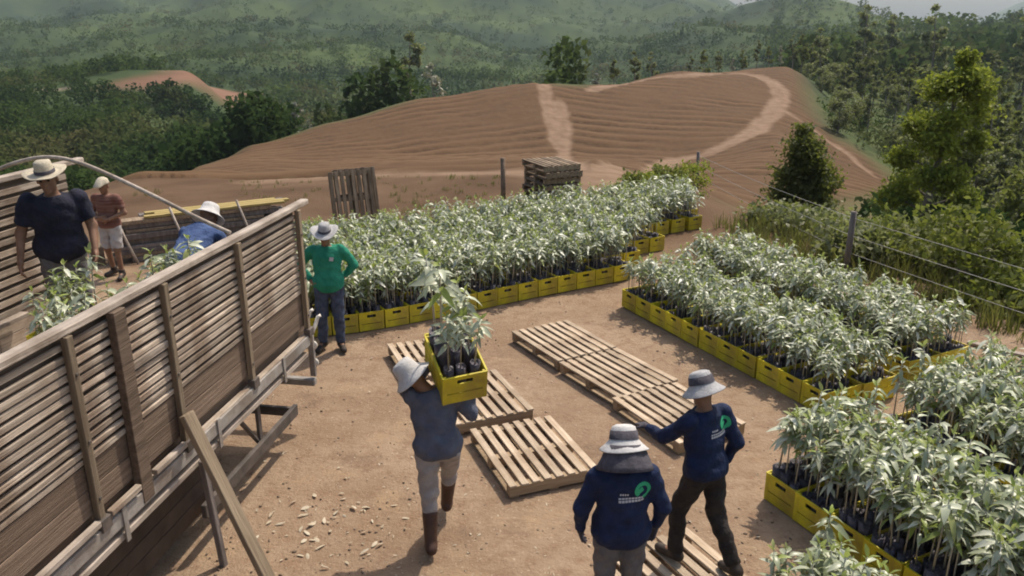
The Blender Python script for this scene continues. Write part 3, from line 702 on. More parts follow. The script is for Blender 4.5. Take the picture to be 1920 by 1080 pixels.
def fill_crate(loc, rz, block, n=(3, 5), tall=1.0, M3=None):
    ax, ay = n
    for i in range(ax):
        for j in range(ay):
            if random.random() < .05: continue
            lx = (i-(ax-1)/2)*(CW-.03)/ax + random.uniform(-.01, .01); ly = (j-(ay-1)/2)*(CL-.03)/ay+random.uniform(-.01, .01)
            if M3 is None:
                x = loc[0]+lx*math.cos(rz)-ly*math.sin(rz); y = loc[1]+lx*math.sin(rz)+ly*math.cos(rz)
                SEEDS.append([x, y, loc[2]+.018, random.uniform(0, 6.28), tall*random.uniform(.76, 1.16), random.randrange(len(PROTOS)), None, block])
            else:
                q = Vector(loc)+M3 @ Vector((lx, ly, .018)); SEEDS.append([q.x, q.y, q.z, random.uniform(0, 6.28), tall*random.uniform(.76, 1.16), random.randrange(len(PROTOS)), M3, block])
ORD = ['first', 'second', 'third', 'fourth', 'fifth', 'sixth', 'seventh', 'eighth', 'ninth', 'tenth', 'eleventh', 'twelfth', 'thirteenth', 'fourteenth', 'fifteenth', 'sixteenth', 'seventeenth', 'eighteenth', 'nineteenth', 'twentieth', 'twenty-first', 'twenty-second']
E_ = Vector((.4392, -.8984)); NN = Vector((.8984, .4392)); ERZ = math.atan2(NN.y, NN.x)-math.pi/2
def block(o, na, nd, name, tall, skip=(), e=E_, n=NN, far_first=True, endname='nearest end'):
    """rows of crates: na along e (towards the camera), nd deep along n; short ends face the open yard"""
    rz = math.atan2(n.y, n.x)-math.pi/2
    for i in range(na):
        for j in range(nd):
            if (i, j) in skip: continue
            p = Vector(o)+e*(CW*.5+i*(CW+.012)) + n*(CL*.5+j*(CL+.012))
            p += Vector((random.uniform(-.008, .008), random.uniform(-.008, .008)))
            z = Tz(p.x, p.y)+.012
            if j == 0: lab = '%s yellow crate from the far end, yard edge of the %s' % (ORD[i], name); g = 'crates edging the '+name
            elif i == na-1: lab = 'yellow crate at the %s of the %s, %s from the yard edge' % (endname, name, ORD[j]); g = 'crates ending the '+name
            else: lab = 'yellow crate hidden among the seedlings inside the '+name; g = 'crates inside the '+name
            crate((p.x, p.y, z), rz+random.uniform(-.015, .015), lab, g)
            fill_crate((p.x, p.y, z), rz, '%s crate from far end, %s of the %s' % (ORD[i], 'yard edge' if j == 0 else ORD[j]+' line', name), tall=tall)
block((1.68, 11.55), 11, 2, 'middle crate row', .87)
o = Vector((3.5, 7.84))+NN*1.55-E_*(.30+12*.367); block((o.x, o.y), 12, 2, 'fence crate row', .92)
block((2.30, 6.34), 8, 2, 'front right block', 1.0)
o = Vector((2.30, 6.34))+NN*1.80-E_*.25; block((o.x, o.y), 8, 3, 'right edge block', 1.0)
block((1.70, 4.52), 2, 1, 'bottom corner row', 1.0)
# the long back block follows a gentle curve
def back_block():
    base = catmull([(-4.05, 9.98), (-2.87, 10.24), (-1.96, 10.54), (-.8, 11.19), (.34, 11.92), (1.98, 12.88), (3.2, 13.6), (4.6, 14.45), (5.6, 15.0)], 12)
    L = [0.]
    for a, b in zip(base[:-1], base[1:]): L.append(L[-1]+math.hypot(b[0]-a[0], b[1]-a[1]))
    def at(s):
        x = np.interp(s, L, [p[0] for p in base]); y = np.interp(s, L, [p[1] for p in base]); return Vector((x, y))
    name = 'long back block'
    tot = L[-1]
    for j in range(6):
        s = .3 if j < 3 else .9; i = 0
        while s < (6.75+.85*j if j < 3 else tot-.2-.25*(5-j)):
            p = at(s); d = (at(s+.15)-at(s-.15)).normalized(); n = Vector((-d.y, d.x))
            q = p + n*(CL/2 + j*(CL+.012) + (.32 if j > 2 else 0)); rz = math.atan2(n.y, n.x)-math.pi/2
            z = Tz(q.x, q.y)+.012
            if j == 0: lab = '%s yellow crate from the truck, yard edge of the %s' % (ORD[i], name); g = 'crates edging the '+name
            else: lab = 'yellow crate hidden among the seedlings inside the '+name; g = 'crates inside the '+name
            crate((q.x, q.y, z), rz+random.uniform(-.015, .015), lab, g); fill_crate((q.x, q.y, z), rz, name, tall=.96 if j < 3 else .92)
            s += CW+.016+ (.015*j if s > 0 else 0); i += 1
back_block()
# on the truck: two stacks of crates by the near side rack
for (lx, ly, nst, tall, lab) in ((-1.22, -1.98, 2, .9, 'beside the man in the dark shirt'), (-.83, -2.60, 2, .85, 'against the near slatted side'), (-.62, -1.36, 2, .9, 'behind the stooping worker'), (-1.0, -1.4, 1, .9, 'on the middle of the truck bed')):
    for k in range(nst):
        w = t2w(lx, ly, 1.242+k*.268)
        crate(w, TRK.rotation_euler.z, 'yellow crate on the truck bed %s, %s' % (lab, ('lower of two' if k == 0 else 'upper of two') if nst > 1 else 'standing alone'), 'crates loaded on the truck')
    fill_crate(w, TRK.rotation_euler.z, 'truck', n=(3, 4), tall=tall)
# the crate carried on the shoulder, tilted towards the camera
CARM = (Matrix.Rotation(.36, 3, 'Z') @ Matrix.Rotation(.33, 3, 'X') @ Matrix.Rotation(-.07, 3, 'Y'))
CARC = Vector((-.455, 5.84, 1.45))
crate(CARC, CARM.to_euler(), 'yellow crate of tall seedlings carried on a worker\'s shoulder', 'crate being carried')
fill_crate(CARC, 0, 'carried', n=(3, 3), tall=1.18, M3=CARM)

def depth(s): return s[1]*CP+(H-s[2])*SP
def inview(s):
    d = depth(s); v = ((H-s[2]-.5)*CP-s[1]*SP)/d
    return abs(s[0]/d) < .66 and -.4 < v < .42
SEEDS.sort(key=lambda s: (not inview(s), depth(s) - (1.2 if s[7] in ('truck', 'carried') else 0)))
NIND = 290; NLEAF = 34
GL = {'truck': ('green seedling in a bag in a crate on the truck bed', 'seedlings on the truck'),
      'carried': ('tall seedling in a bag in the crate on the worker\'s shoulder', 'seedlings in the carried crate')}
def place_seedlings():
    for k, (x, y, z, rz, s, pi, M3, blk) in enumerate(SEEDS[:NIND]):
        p = PROTOS[pi]; r = empty('seedling', (x, y, z)); r.scale = (s*random.uniform(.92, 1.1), s*random.uniform(.92, 1.1), s)
        if M3 is None: r.rotation_euler = (random.uniform(-.04, .04), random.uniform(-.04, .04), rz)
        else: r.rotation_euler = (M3 @ Matrix.Rotation(rz, 3, 'Z')).to_euler()
        l, g = GL.get(blk, ('pale leafy seedling, '+blk, 'seedlings in the '+blk.split(' of the ')[-1]))
        tag(r, l, 'seedling', g)
        obj('bag', p.bag_me, None, r); obj('stem', p.stem_me, None, r)
        if k < NLEAF:
            for me, c in p.leaf_me: obj('leaf', me, None, r, tuple(c))
        else:
            obj('foliage', p.fol_me, None, r); obj('young_foliage', p.new_me, None, r)
    VV = []; FF = []; MI = []; n = 0
    for (x, y, z, rz, s, pi, M3, blk) in SEEDS[NIND:]:
        v, f, mi = PROTOS[pi].arr
        R = rotx(random.uniform(-.05, .05)) @ roty(random.uniform(-.05, .05)) @ rotz(rz)
        if M3 is not None: R = np.array(M3) @ rotz(rz)
        VV.append((v*s) @ R.T + (x, y, z)); FF.append(f+n); MI.append(mi); n += len(v)
    me = mesh('seedling_rows', np.vstack(VV), np.vstack(FF), True, ['bag', 'stem', 'leaf', 'leaf_new'], np.concatenate(MI))
    o = obj('seedling_rows', me); tag(o, 'dense pale green leafy seedlings massed in the farther crate rows', 'seedlings'); o['kind'] = 'stuff'
place_seedlings()

# ------------------------------------------------------------------ people (smooth blended surfaces)
def smin(a, b, k):
    h = np.clip(.5+.5*(b-a)/k, 0, 1); return b*(1-h)+a*h-k*h*(1-h)
def surface(groups, h, wr=0, seed=0, name='body'):
    """groups: [(prims, planes)]; prims ('cap', a, b, ra, rb) or ('ell', c, radii, 3x3); planes (point, normal) keep the side behind the normal.
    returns one closed mesh of the blended shape (surface nets)"""
    lo = np.full(3, 1e9); hi = -lo
    for pr, _ in groups:
        for q in pr:
            if q[0] == 'cap': pts = [np.array(q[1])-max(q[3], q[4]), np.array(q[1])+max(q[3], q[4]), np.array(q[2])-max(q[3], q[4]), np.array(q[2])+max(q[3], q[4])]
            else: pts = [np.array(q[1])-max(q[2]), np.array(q[1])+max(q[2])]
            for p in pts: lo = np.minimum(lo, p); hi = np.maximum(hi, p)
    lo -= 3*h+.01; hi += 3*h+.01
    n = np.ceil((hi-lo)/h).astype(int)+1
    ax = [lo[i]+h*np.arange(n[i]) for i in range(3)]
    D = np.full(n, 1.0)
    for pr, planes in groups:
        G = np.full(n, 1.0)
        for q in pr:
            k = q[5] if q[0] == 'cap' and len(q) > 5 else (q[4] if q[0] == 'ell' and len(q) > 4 else .03)
            m = k+4*h+.02
            if q[0] == 'cap': a, b = np.array(q[1]), np.array(q[2]); R = max(q[3], q[4]); l = np.minimum(a, b)-R-m; u = np.maximum(a, b)+R+m
            else: c = np.array(q[1]); R = max(q[2]); l = c-R-m; u = c+R+m
            i0 = np.clip(((l-lo)/h).astype(int), 0, n-1); i1 = np.clip(((u-lo)/h).astype(int)+2, 1, n)
            X, Y, Z = np.meshgrid(ax[0][i0[0]:i1[0]], ax[1][i0[1]:i1[1]], ax[2][i0[2]:i1[2]], indexing='ij')
            Pp = np.stack([X, Y, Z], -1)
            if q[0] == 'cap':
                ab = b-a; t = np.clip(((Pp-a) @ ab)/max(ab @ ab, 1e-9), 0, 1)
                d = np.linalg.norm(Pp-a-t[..., None]*ab, axis=-1) - (q[3]+(q[4]-q[3])*t)
            else:
                Rm = np.array(q[3]) if len(q) > 3 and q[3] is not None else np.eye(3)
                L = (Pp-c) @ Rm; r = np.array(q[2]); k0 = np.linalg.norm(L/r, axis=-1); k1 = np.linalg.norm(L/(r*r), axis=-1)
                d = k0*(k0-1)/np.maximum(k1, 1e-6)
            s = tuple(slice(i0[i], i1[i]) for i in range(3))
            G[s] = smin(G[s], d, k)
        X, Y, Z = np.meshgrid(*ax, indexing='ij')
        for pt, nr in planes:
            nr = np.array(nr, float); nr /= np.linalg.norm(nr)
            G = np.maximum(G, (X-pt[0])*nr[0]+(Y-pt[1])*nr[1]+(Z-pt[2])*nr[2])
        D = smin(D, G, .02) if D.min() < 1 else G
    if wr:
        X, Y, Z = np.meshgrid(*ax, indexing='ij')
        D = D + wr*(np.sin(27*Z+19*X+seed+2.4*np.sin(15*Y+9*X+seed))*.6 + np.sin(53*Z-27*X+21*Y+2*seed+1.5*np.sin(23*X))*.4)
    neg = D < 0
    c8 = [neg[i:n[0]-1+i, j:n[1]-1+j, k:n[2]-1+k] for i in (0, 1) for j in (0, 1) for k in (0, 1)]
    allv = np.logical_and.reduce(c8); anyv = np.logical_or.reduce(c8); act = anyv & ~allv
    cells = np.argwhere(act); idx = np.full(act.shape, -1); idx[act] = np.arange(len(cells))
    acc = np.zeros((len(cells), 3)); cnt = np.zeros(len(cells))
    cor = [(i, j, k) for i in (0, 1) for j in (0, 1) for k in (0, 1)]
    for a in range(8):
        for b in range(a+1, 8):
            if sum(abs(cor[a][i]-cor[b][i]) for i in range(3)) != 1: continue
            pa = cells+cor[a]; pb = cells+cor[b]
            da = D[pa[:, 0], pa[:, 1], pa[:, 2]]; db = D[pb[:, 0], pb[:, 1], pb[:, 2]]
            m = (da < 0) != (db < 0); t = da[m]/(da[m]-db[m])
            acc[m] += pa[m]+(pb[m]-pa[m])*t[:, None]; cnt[m] += 1
    V = lo + acc/cnt[:, None]*h
    FQ = []
    for axis in range(3):
        sl0 = [slice(None)]*3; sl1 = [slice(None)]*3; sl0[axis] = slice(0, n[axis]-1); sl1[axis] = slice(1, n[axis])
        ch = neg[tuple(sl0)] != neg[tuple(sl1)]; e = np.argwhere(ch)
        o1, o2 = [(1, 2), (2, 0), (0, 1)][axis]
        e = e[(e[:, o1] > 0) & (e[:, o2] > 0) & (e[:, o1] < n[o1]-1) & (e[:, o2] < n[o2]-1)]
        d1 = np.zeros(3, int); d1[o1] = 1; d2 = np.zeros(3, int); d2[o2] = 1
        g = lambda q: idx[q[:, 0], q[:, 1], q[:, 2]]
        q = np.stack([g(e-d1-d2), g(e-d2), g(e), g(e-d1)], -1)
        fl = ~neg[e[:, 0], e[:, 1], e[:, 2]]; q[fl] = q[fl][:, ::-1]
        FQ.append(q)
    Fq = np.vstack(FQ); Fq = Fq[(Fq >= 0).all(1)]
    return V, Fq
def surf_mesh(name, groups, h, mat, wr=0, seed=0, extra=None):
    V, Fq = surface(groups, h, wr, seed)
    if extra is not None:
        for v2, f2 in extra: Fq = np.vstack([Fq, f2+len(V)]); V = np.vstack([V, v2])
    return mesh(name, V, Fq, True, [mat])
def basis(up, side):
    up = Vector(up).normalized(); s = Vector(side); s = (s-up*s.dot(up)).normalized(); f = up.cross(s)
    return np.array([s, f, up]).T          # columns: side, front, up
def STAND():
    return dict(pelvis=(0, 0, .93), chest=(0, -.005, 1.24), neck=(0, -.02, 1.43), head=(0, .015, 1.575),
        sh=[(-.175, -.015, 1.37), (.175, -.015, 1.37)], el=[(-.235, -.03, 1.10), (.235, -.03, 1.10)], wr=[(-.25, .03, .86), (.25, .03, .86)],
        hip=[(-.088, 0, .90), (.088, 0, .90)], kn=[(-.10, .02, .49), (.10, .02, .49)], an=[(-.11, -.02, .085), (.11, -.02, .085)],
        toe=[(-.135, .15, .035), (.135, .15, .035)], face=(0, 1, 0), hand=[None, None])
def hand_surf(w, el, side, sgn, curl=.6, fwd=None):
    """palm, four unequal bent fingers and a thumb, at the wrist w, in line with the forearm"""
    w = Vector(w); d = (w-Vector(el)).normalized() if fwd is None else Vector(fwd).normalized()
    n = Vector(side); n = (n-d*n.dot(d)).normalized()     # palm normal
    s = d.cross(n)*sgn
    pc = w+d*.05
    pr = [('cap', w-d*.02, w+d*.03, .026, .028, .012)]
    R = np.array([s, n, d]).T
    pr.append(('ell', tuple(pc), (.041, .018, .05), R, .012))
    for i, (off, L) in enumerate(((-.031, .062), (-.0105, .074), (.0105, .070), (.031, .052))):
        b = w+d*.088+s*off; c1 = curl; m = b+(d*math.cos(c1*.5)+n*math.sin(c1*.5))*L*.5; t = m+(d*math.cos(c1*1.4)+n*math.sin(c1*1.4))*L*.5
        pr += [('cap', tuple(b-d*.012), tuple(m), .0098, .0092, .004), ('cap', tuple(m), tuple(t), .0092, .008, .004)]
    b = w+d*.03-s*.03; m = b+(d*.6-s*.75+n*.25).normalized()*.04; t = m+(d*.85-s*.25+n*.45).normalized()*.032
    pr += [('cap', tuple(b), tuple(m), .0125, .0108, .008), ('cap', tuple(m), tuple(t), .0105, .0088, .004)]
    return surface([(pr, [])], .005)
def person(label, loc, rz, J, top, bottom, shoe, sleeve='long', hat=None, scale=1.0, hem=-.10, waistless=False, boots=False, shorts=False, bulk=0.0, gloves=None, seed=0, flap=False):
    root = empty('person', loc, rz); root.scale = (scale,)*3; tag(root, label, 'person')
    V3 = lambda p: Vector(p)
    up = (V3(J['chest'])-V3(J['pelvis'])).normalized()
    shs = V3(J['sh'][1])-V3(J['sh'][0]); hps = V3(J['hip'][1])-V3(J['hip'][0])
    RC = basis(up, shs); RP = basis(up, hps)
    mid = (V3(J['pelvis'])+V3(J['chest']))/2
    b = bulk
    def torso(g):
        return [('ell', J['chest'], (.168+g+b*.5, .108+g+b, .185+g), RC, .06), ('ell', tuple(V3(J['chest'])+up*.10), (.165+g+b*.3, .085+g+b*.5, .09+g), RC, .06),
                ('ell', tuple(mid), (.145+g+b, .102+g+b*1.2, .16+g), RC, .06), ('ell', tuple(V3(J['pelvis'])), (.162+g+b, .116+g+b, .125+g), RP, .06)]
    # body
    f = V3(J['face']).normalized(); hd = V3(J['head']); hu = (hd-V3(J['neck'])).normalized(); 
    RH = basis((hu-f*hu.dot(f)).normalized(), f.cross(hu).normalized()); s_ = Vector(RH[:, 0]); f = Vector(RH[:, 1]); u_ = Vector(RH[:, 2])
    at = lambda a, c, d: tuple(hd+s_*a+f*c+u_*d)
    head = [('ell', at(0, -.01, .03), (.074, .092, .088), RH, .03), ('ell', at(0, .018, -.045), (.055, .066, .068), RH, .03), ('cap', at(0, .082, .012), at(0, .108, -.026), .010, .016, .014),
            ('cap', at(0, .080, -.062), at(0, .082, -.062), .02, .02, .012), ('cap', at(0, .07, -.10), at(0, .072, -.10), .022, .022, .015), ('cap', at(-.03, .083, .028), at(.03, .083, .028), .011, .011, .014)]
    for s in (-1, 1): head.append(('ell', at(s*.078, -.012, -.012), (.011, .02, .032), RH, .008))
    pr = torso(-.012) + [('cap', J['neck'], tuple(hd-u_*.05-f*.01), .056, .052)] + head
    for i in (0, 1):
        pr += [('cap', J['sh'][i], J['el'][i], .052, .041), ('cap', J['el'][i], J['wr'][i], .041, .027)]
        pr += [('cap', J['hip'][i], J['kn'][i], .078, .053), ('cap', J['kn'][i], J['an'][i], .053, .036), ('cap', J['an'][i], J['toe'][i], .037, .028)]
    extra = []
    hands = []
    for i in (0, 1):
        hv = J['hand'][i]
        if hv == 'none': continue
        side = (hv or {}).get('palm', tuple(-V3(RC[:, 0])*(1 if i else -1))); cu = (hv or {}).get('curl', .7)
        hands.append(hand_surf(J['wr'][i], J['el'][i], side, 1 if i else -1, cu, (hv or {}).get('fwd')))
    body = obj('body', surf_mesh('body', [(pr, [])], .0115, 'skin', extra=None if gloves else hands), None, root)
    if gloves:
        for v, fq in hands: obj('glove', mesh('glove', v, fq, True, [gloves]), None, root)
    for s in (-1, 1):
        e = bmesh.new(); bmesh.ops.create_uvsphere(e, u_segments=8, v_segments=6, radius=.011)
        obj('eye', bm_mesh(e, 'eye', True), 'eye', root, at(s*.031, .079, .006))
    # shirt or jacket
    g = .013
    hemp = V3(J['pelvis'])+up*hem
    neckp = V3(J['neck'])-up*.005
    T_ = [(torso(g)+[('ell', tuple(V3(J['pelvis'])+up*.02), (.186+b, .140+b, .15), RP, .06)] + [('cap', tuple(V3(J['neck'])-up*.05), tuple(V3(J['neck'])+up*.02), .085, .062, .05)], [(tuple(hemp), tuple(-up)), (tuple(neckp), tuple(up))])]
    for i in (0, 1):
        sh, el, wr = V3(J['sh'][i]), V3(J['el'][i]), V3(J['wr'][i])
        if sleeve == 'long':
            e2 = wr-(wr-el)*.06
            T_.append(([('cap', tuple(sh), tuple(el), .068+b*.4, .053+b*.2), ('cap', tuple(el), tuple(e2), .054+b*.2, .040)], [(tuple(e2), tuple(wr-el))]))
        else:
            e2 = sh+(el-sh)*.72
            T_.append(([('cap', tuple(sh), tuple(e2), .076+b*.4, .066+b*.3)], [(tuple(e2), tuple(el-sh))]))
    shirt = obj('jacket' if top in ('navy_cloth',) else 'shirt', surf_mesh('shirt', T_, .0115, top, wr=.0075, seed=seed), None, root)
    # trousers
    B_ = []
    wst = V3(J['pelvis'])+up*.09
    B_.append(([('ell', J['pelvis'], (.168+b*.8, .122+b*.8, .135), RP, .06)], [(tuple(wst), tuple(up))]))
    for i in (0, 1):
        hp, kn, an = V3(J['hip'][i]), V3(J['kn'][i]), V3(J['an'][i])
        if shorts:
            e2 = hp+(kn-hp)*.92; B_.append(([('cap', tuple(hp), tuple(e2), .105, .088)], [(tuple(e2), tuple(kn-hp))]))
        else:
            e2 = an+(kn-an)*(.62 if boots else .06)
            B_.append(([('cap', tuple(hp), tuple(kn), .100+b*.4, .073), ('cap', tuple(kn), tuple(e2), .073, .062)], [(tuple(e2), tuple(an-kn))]))
    obj('shorts' if shorts else 'trousers', surf_mesh('trousers', B_, .0115, bottom, wr=.0085, seed=seed+3), None, root)
    for i in (0, 1):
        kn, an, to = V3(J['kn'][i]), V3(J['an'][i]), V3(J['toe'][i])
        heel = an-(to-an)*.22+Vector((0, 0, 0)); heel.z = min(heel.z, an.z-.02) if an.z < .2 else heel.z
        G = [('cap', tuple(heel), tuple(to), .046, .040), ('cap', tuple(an+(kn-an)*(.60 if boots else .13)), tuple(an), .064 if boots else .05, .050)]
        pl = [(tuple(an+(kn-an)*(.66 if boots else .16)), tuple(kn-an))]
        zmin = min(to.z-.035, heel.z-.045)
        if an.z < .2 and abs(to.z-an.z) < .08: pl.append(((0, 0, .0), (0, 0, -1)))
        obj('boot' if boots else 'shoe', surf_mesh('shoe', [(G, pl)], .009, shoe), None, root)
    if hat:
        kind, hm, tilt = hat
        prof = {'wide': [(.0, .125), (.05, .124), (.083, .108), (.094, .06), (.098, .012), (.15, .0), (.215, .008), (.218, .003), (.15, -.006), (.095, .0), (.0, .01)],
                'bucket': [(.0, .108), (.055, .106), (.080, .094), (.092, .05), (.099, .008), (.135, -.03), (.168, -.058), (.170, -.064), (.135, -.038), (.094, -.004), (.0, .0)],
                'cap': [(.0, .095), (.05, .09), (.085, .06), (.097, .01), (.099, -.005), (.094, -.006), (.0, .0)]}[kind]
        Vh, Fh = lathe(prof, 28, .012 if kind != 'cap' else 0, seed)
        if kind == 'wide': Vh = [(x*.80, y*.92, z+ (.5*max(0, abs(x)-.1)**1.2 if abs(x) > .1 else 0)) for x, y, z in Vh]
        if kind == 'cap': Vh = [(x, y*1.12 + (.09 if y > .07 and z < .04 else 0), z-(.012 if y > .07 and z < .04 else 0)) for x, y, z in Vh]
        ho = obj('hat', mesh('hat', Vh, Fh, True), hm, root)
        Rm = Matrix(RH.tolist()).to_4x4() @ Matrix.Rotation(tilt, 4, 'X')
        ho.matrix_local = Matrix.Translation(hd+u_*.045-f*.008) @ Rm
        if kind == 'wide' or flap or (kind == 'bucket' and hm == 'hat_grey'):
            z0 = .014; zb = z0+(.03 if kind == 'wide' or hm == 'hat_white' and not flap else .058); Vb, Fb = lathe([(.1005, z0), (.0985 if zb < .05 else .0885, zb), (.1015 if zb < .05 else .0915, zb), (.1035, z0)], 28)
            if kind == 'wide': Vb = [(x*.80, y*.92, z) for x, y, z in Vb]
            obj('hat_band', mesh('hat_band', Vb, Fb, True), 'hat_band', ho)
        if flap:      # cloth hanging from the hat over the neck
            n = 22; Vf = []; Ff = []
            for j in range(6):
                for k in range(n+1):
                    a = math.radians(-205+230*k/n) if False else math.radians(165+210*k/n); r = .118+.075*(j/5)+.006*math.sin(5*a+j)
                    Vf.append((r*math.cos(a), r*math.sin(a)-.012, -.02-.17*j/5))
            for j in range(5):
                for k in range(n): Ff.append((j*(n+1)+k, j*(n+1)+k+1, (j+1)*(n+1)+k+1, (j+1)*(n+1)+k))
            fo = obj('neck_flap', mesh('neck_flap', Vf, Ff, True), 'hat_band', ho)
            fo.modifiers.new('thick', 'SOLIDIFY').thickness = .004
    return root, shirt
def stick_on(shirt, root, shapes, mat, name, back=True, up0=1.2, x0=0, off=.003):
    """flat print laid on the cloth: 2D outlines (x, z) projected on to the mesh from behind or in front"""
    me = shirt.data; bvh = BVHTree.FromPolygons([v.co for v in me.vertices], [p.vertices for p in me.polygons])
    V = []; Fq = []
    for (x, z, w, h, rot) in shapes:
        nx, nz = max(1, int(w/.012)), max(1, int(h/.012)); b0 = len(V)
        for i in range(nx+1):
            for j in range(nz+1):
                a, c = (i/nx-.5)*w, (j/nz-.5)*h
                X = x0+x+a*math.cos(rot)-c*math.sin(rot); Z = up0+z+a*math.sin(rot)+c*math.cos(rot)
                s = -1 if back else 1
                hit = bvh.ray_cast(Vector((X, s*1.0, Z)), Vector((0, -s, 0)))[0]
                y = hit.y if hit else s*.12
                V.append((X, y+s*off, Z))
        for i in range(nx):
            for j in range(nz):
                q = (b0+i*(nz+1)+j, b0+(i+1)*(nz+1)+j, b0+(i+1)*(nz+1)+j+1, b0+i*(nz+1)+j+1); Fq.append(q if back else q[::-1])
    return obj(name, mesh(name, V, Fq, True), mat, root)
def jacket_print(shirt, root, x0, z0):
    # a green curl with a row of small pale letters under it; the letters cannot be read in the photograph
    sh = []
    for i in range(16):
        a = math.radians(-70+i*19); r = .052-.0006*i
        sh.append((.075+r*math.cos(a), .045+r*.9*math.sin(a), .024, .030, a))
    sh += [(.058+.0*i, .045, .05, .034, .5) for i in range(1)]
    stick_on(shirt, root, sh, 'logo_green', 'green_emblem', True, z0, x0, .0035)
    ws = [(-.075+.0+i*.016, .022, .011, .014, 0) for i in range(4)]
    stick_on(shirt, root, ws, 'logo_white', 'pale_lettering', True, z0, x0, .003)
    ws = []
    for i in range(8):
        x = -.08+i*.0225; ws += [(x, -.006, .0185, .0125, 0), (x, -.026, .0185, .0165, 0)]
    stick_on(shirt, root, ws, 'logo_white', 'pale_lettering', True, z0, x0, .003)

def people():
    # the man in the green shirt, hands on hips, facing the camera
    J = STAND(); J['el'] = [(-.33, -.10, 1.14), (.37, -.10, 1.15)]; J['wr'] = [(-.19, -.10, .97), (.215, .0, .965)]
    J['hand'] = [dict(palm=(1, 0, 0), fwd=(.5, .7, -.35), curl=.5), dict(palm=(-1, 0, 0), fwd=(-.45, .75, -.3), curl=.5)]
    J['an'] = [(-.10, -.02, .085), (.13, -.04, .085)]; J['kn'] = [(-.10, .025, .49), (.115, .015, .49)]; J['toe'] = [(-.15, .14, .035), (.19, .11, .035)]; J['face'] = (.05, 1, -.22)
    J['head'] = (0, .03, 1.57)
    g = gp(630, 656)
    r, s = person('man in green long-sleeved shirt and jeans, hands on hips, behind the truck', (g[0]-.03, g[1], .01), math.pi+.12, J, 'green_cloth', 'jeans', 'dark_boot', hat=('wide', 'hat_grey', -.05), scale=1.0, hem=-.10, bulk=.012, seed=1)
    stick_on(s, r, [(0, 0, .05, .05, .2)], 'logo_white', 'chest_badge', False, 1.28, -.07)
    # the carrier, seen from behind, walking away with the crate on his right shoulder
    J = STAND(); J['hip'] = [(-.088, 0, .90), (.088, .0, .90)]
    J['kn'] = [(-.085, .0, .49), (.085, .27, .57)]; J['an'] = [(-.08, -.14, .10), (.05, .38, .155)]; J['toe'] = [(-.10, .04, .04), (.055, .55, .12)]
    J['chest'] = (-.03, .03, 1.23); J['neck'] = (-.09, .04, 1.41); J['head'] = (-.185, .06, 1.515); J['face'] = (-.18, 1, -.2)
    J['sh'] = [(-.20, .02, 1.36), (.145, .02, 1.36)]; J['el'] = [(-.25, .25, 1.30), (.27, .08, 1.16)]; J['wr'] = [(-.06, .36, 1.46), (.245, .10, 1.42)]
    J['hand'] = [dict(palm=(1, 0, .2), fwd=(.5, .3, .7), curl=.9), dict(palm=(-.6, .2, .6), fwd=(-.1, .1, 1), curl=1.0)]
    person('worker in grey-blue shirt and light trousers carrying a crate on the shoulder', (-.59, 5.66, .01), .08, J, 'grey_cloth', 'light_trouser', 'brown_boot', hat=('bucket', 'hat_white', -.12), boots=True, hem=-.08, bulk=.004, seed=2)
    # front worker seen from behind
    J = STAND(); J['el'] = [(-.285, -.02, 1.12), (.285, -.02, 1.12)]; J['wr'] = [(-.275, .06, .90), (.265, .06, .90)]; J['face'] = (.02, 1, -.3); J['head'] = (0, .03, 1.565)
    J['hip'] = [(-.09, 0, .9), (.09, 0, .9)]
    r, s = person('worker in navy jacket and floppy white-brimmed hat with neck flap, seen from behind', (.735, 4.62, .01), .05, J, 'navy_cloth', 'grey_trouser', 'dark_boot', hat=('bucket', 'hat_white', -.1), hem=-.14, bulk=.022, gloves='hat_band', scale=.955, seed=3, flap=True)
    jacket_print(s, r, .035, 1.27)
    # second blue jacket on the pallet: turned left, left arm stretched out
    J = STAND(); J['pelvis'] = (0, -.02, .93); J['chest'] = (0, .03, 1.23); J['neck'] = (0, .04, 1.42); J['head'] = (0, .08, 1.56); J['face'] = (-.1, 1, -.3)
    J['sh'] = [(-.175, .03, 1.36), (.175, .01, 1.36)]; J['el'] = [(-.23, .23, 1.16), (.25, -.10, 1.12)]; J['wr'] = [(-.18, .46, 1.13), (.23, -.02, .90)]
    J['hip'] = [(-.088, -.02, .90), (.088, -.02, .90)]; J['kn'] = [(-.10, .14, .51), (.10, -.08, .50)]; J['an'] = [(-.10, .14, .085), (.11, -.31, .115)]; J['toe'] = [(-.11, .31, .035), (.14, -.16, .035)]
    J['hand'] = [dict(palm=(0, 0, -1), curl=.4), None]
    r, s = person('worker in navy jacket and dark trousers standing on a pallet, arm stretched out', (1.42, 5.20, .158), .62, J, 'navy_cloth', 'black_trouser', 'dark_boot', hat=('bucket', 'hat_grey', -.12), hem=-.06, bulk=.006, gloves='hat_band', scale=.935, seed=4)
    jacket_print(s, r, .04, 1.26)
    # man in the dark shirt on the truck bed
    J = STAND(); J['chest'] = (0, .04, 1.23); J['neck'] = (0, .06, 1.42); J['head'] = (.02, .09, 1.56); J['face'] = (.25, 1, -.12)
    J['sh'] = [(-.185, .03, 1.36), (.185, .03, 1.36)]; J['el'] = [(-.27, .04, 1.10), (.29, .03, 1.10)]; J['wr'] = [(-.25, .20, .90), (.33, .12, .88)]
    w = t2w(-1.86, -1.12, 1.241)
    person('man in dark polo shirt and brimmed hat standing on the truck bed', w, math.pi+.55, J, 'darknavy_cloth', 'grey_trouser', 'dark_boot', sleeve='short', hat=('wide', 'straw', -.05), hem=-.12, bulk=.03, scale=1.02, seed=5)
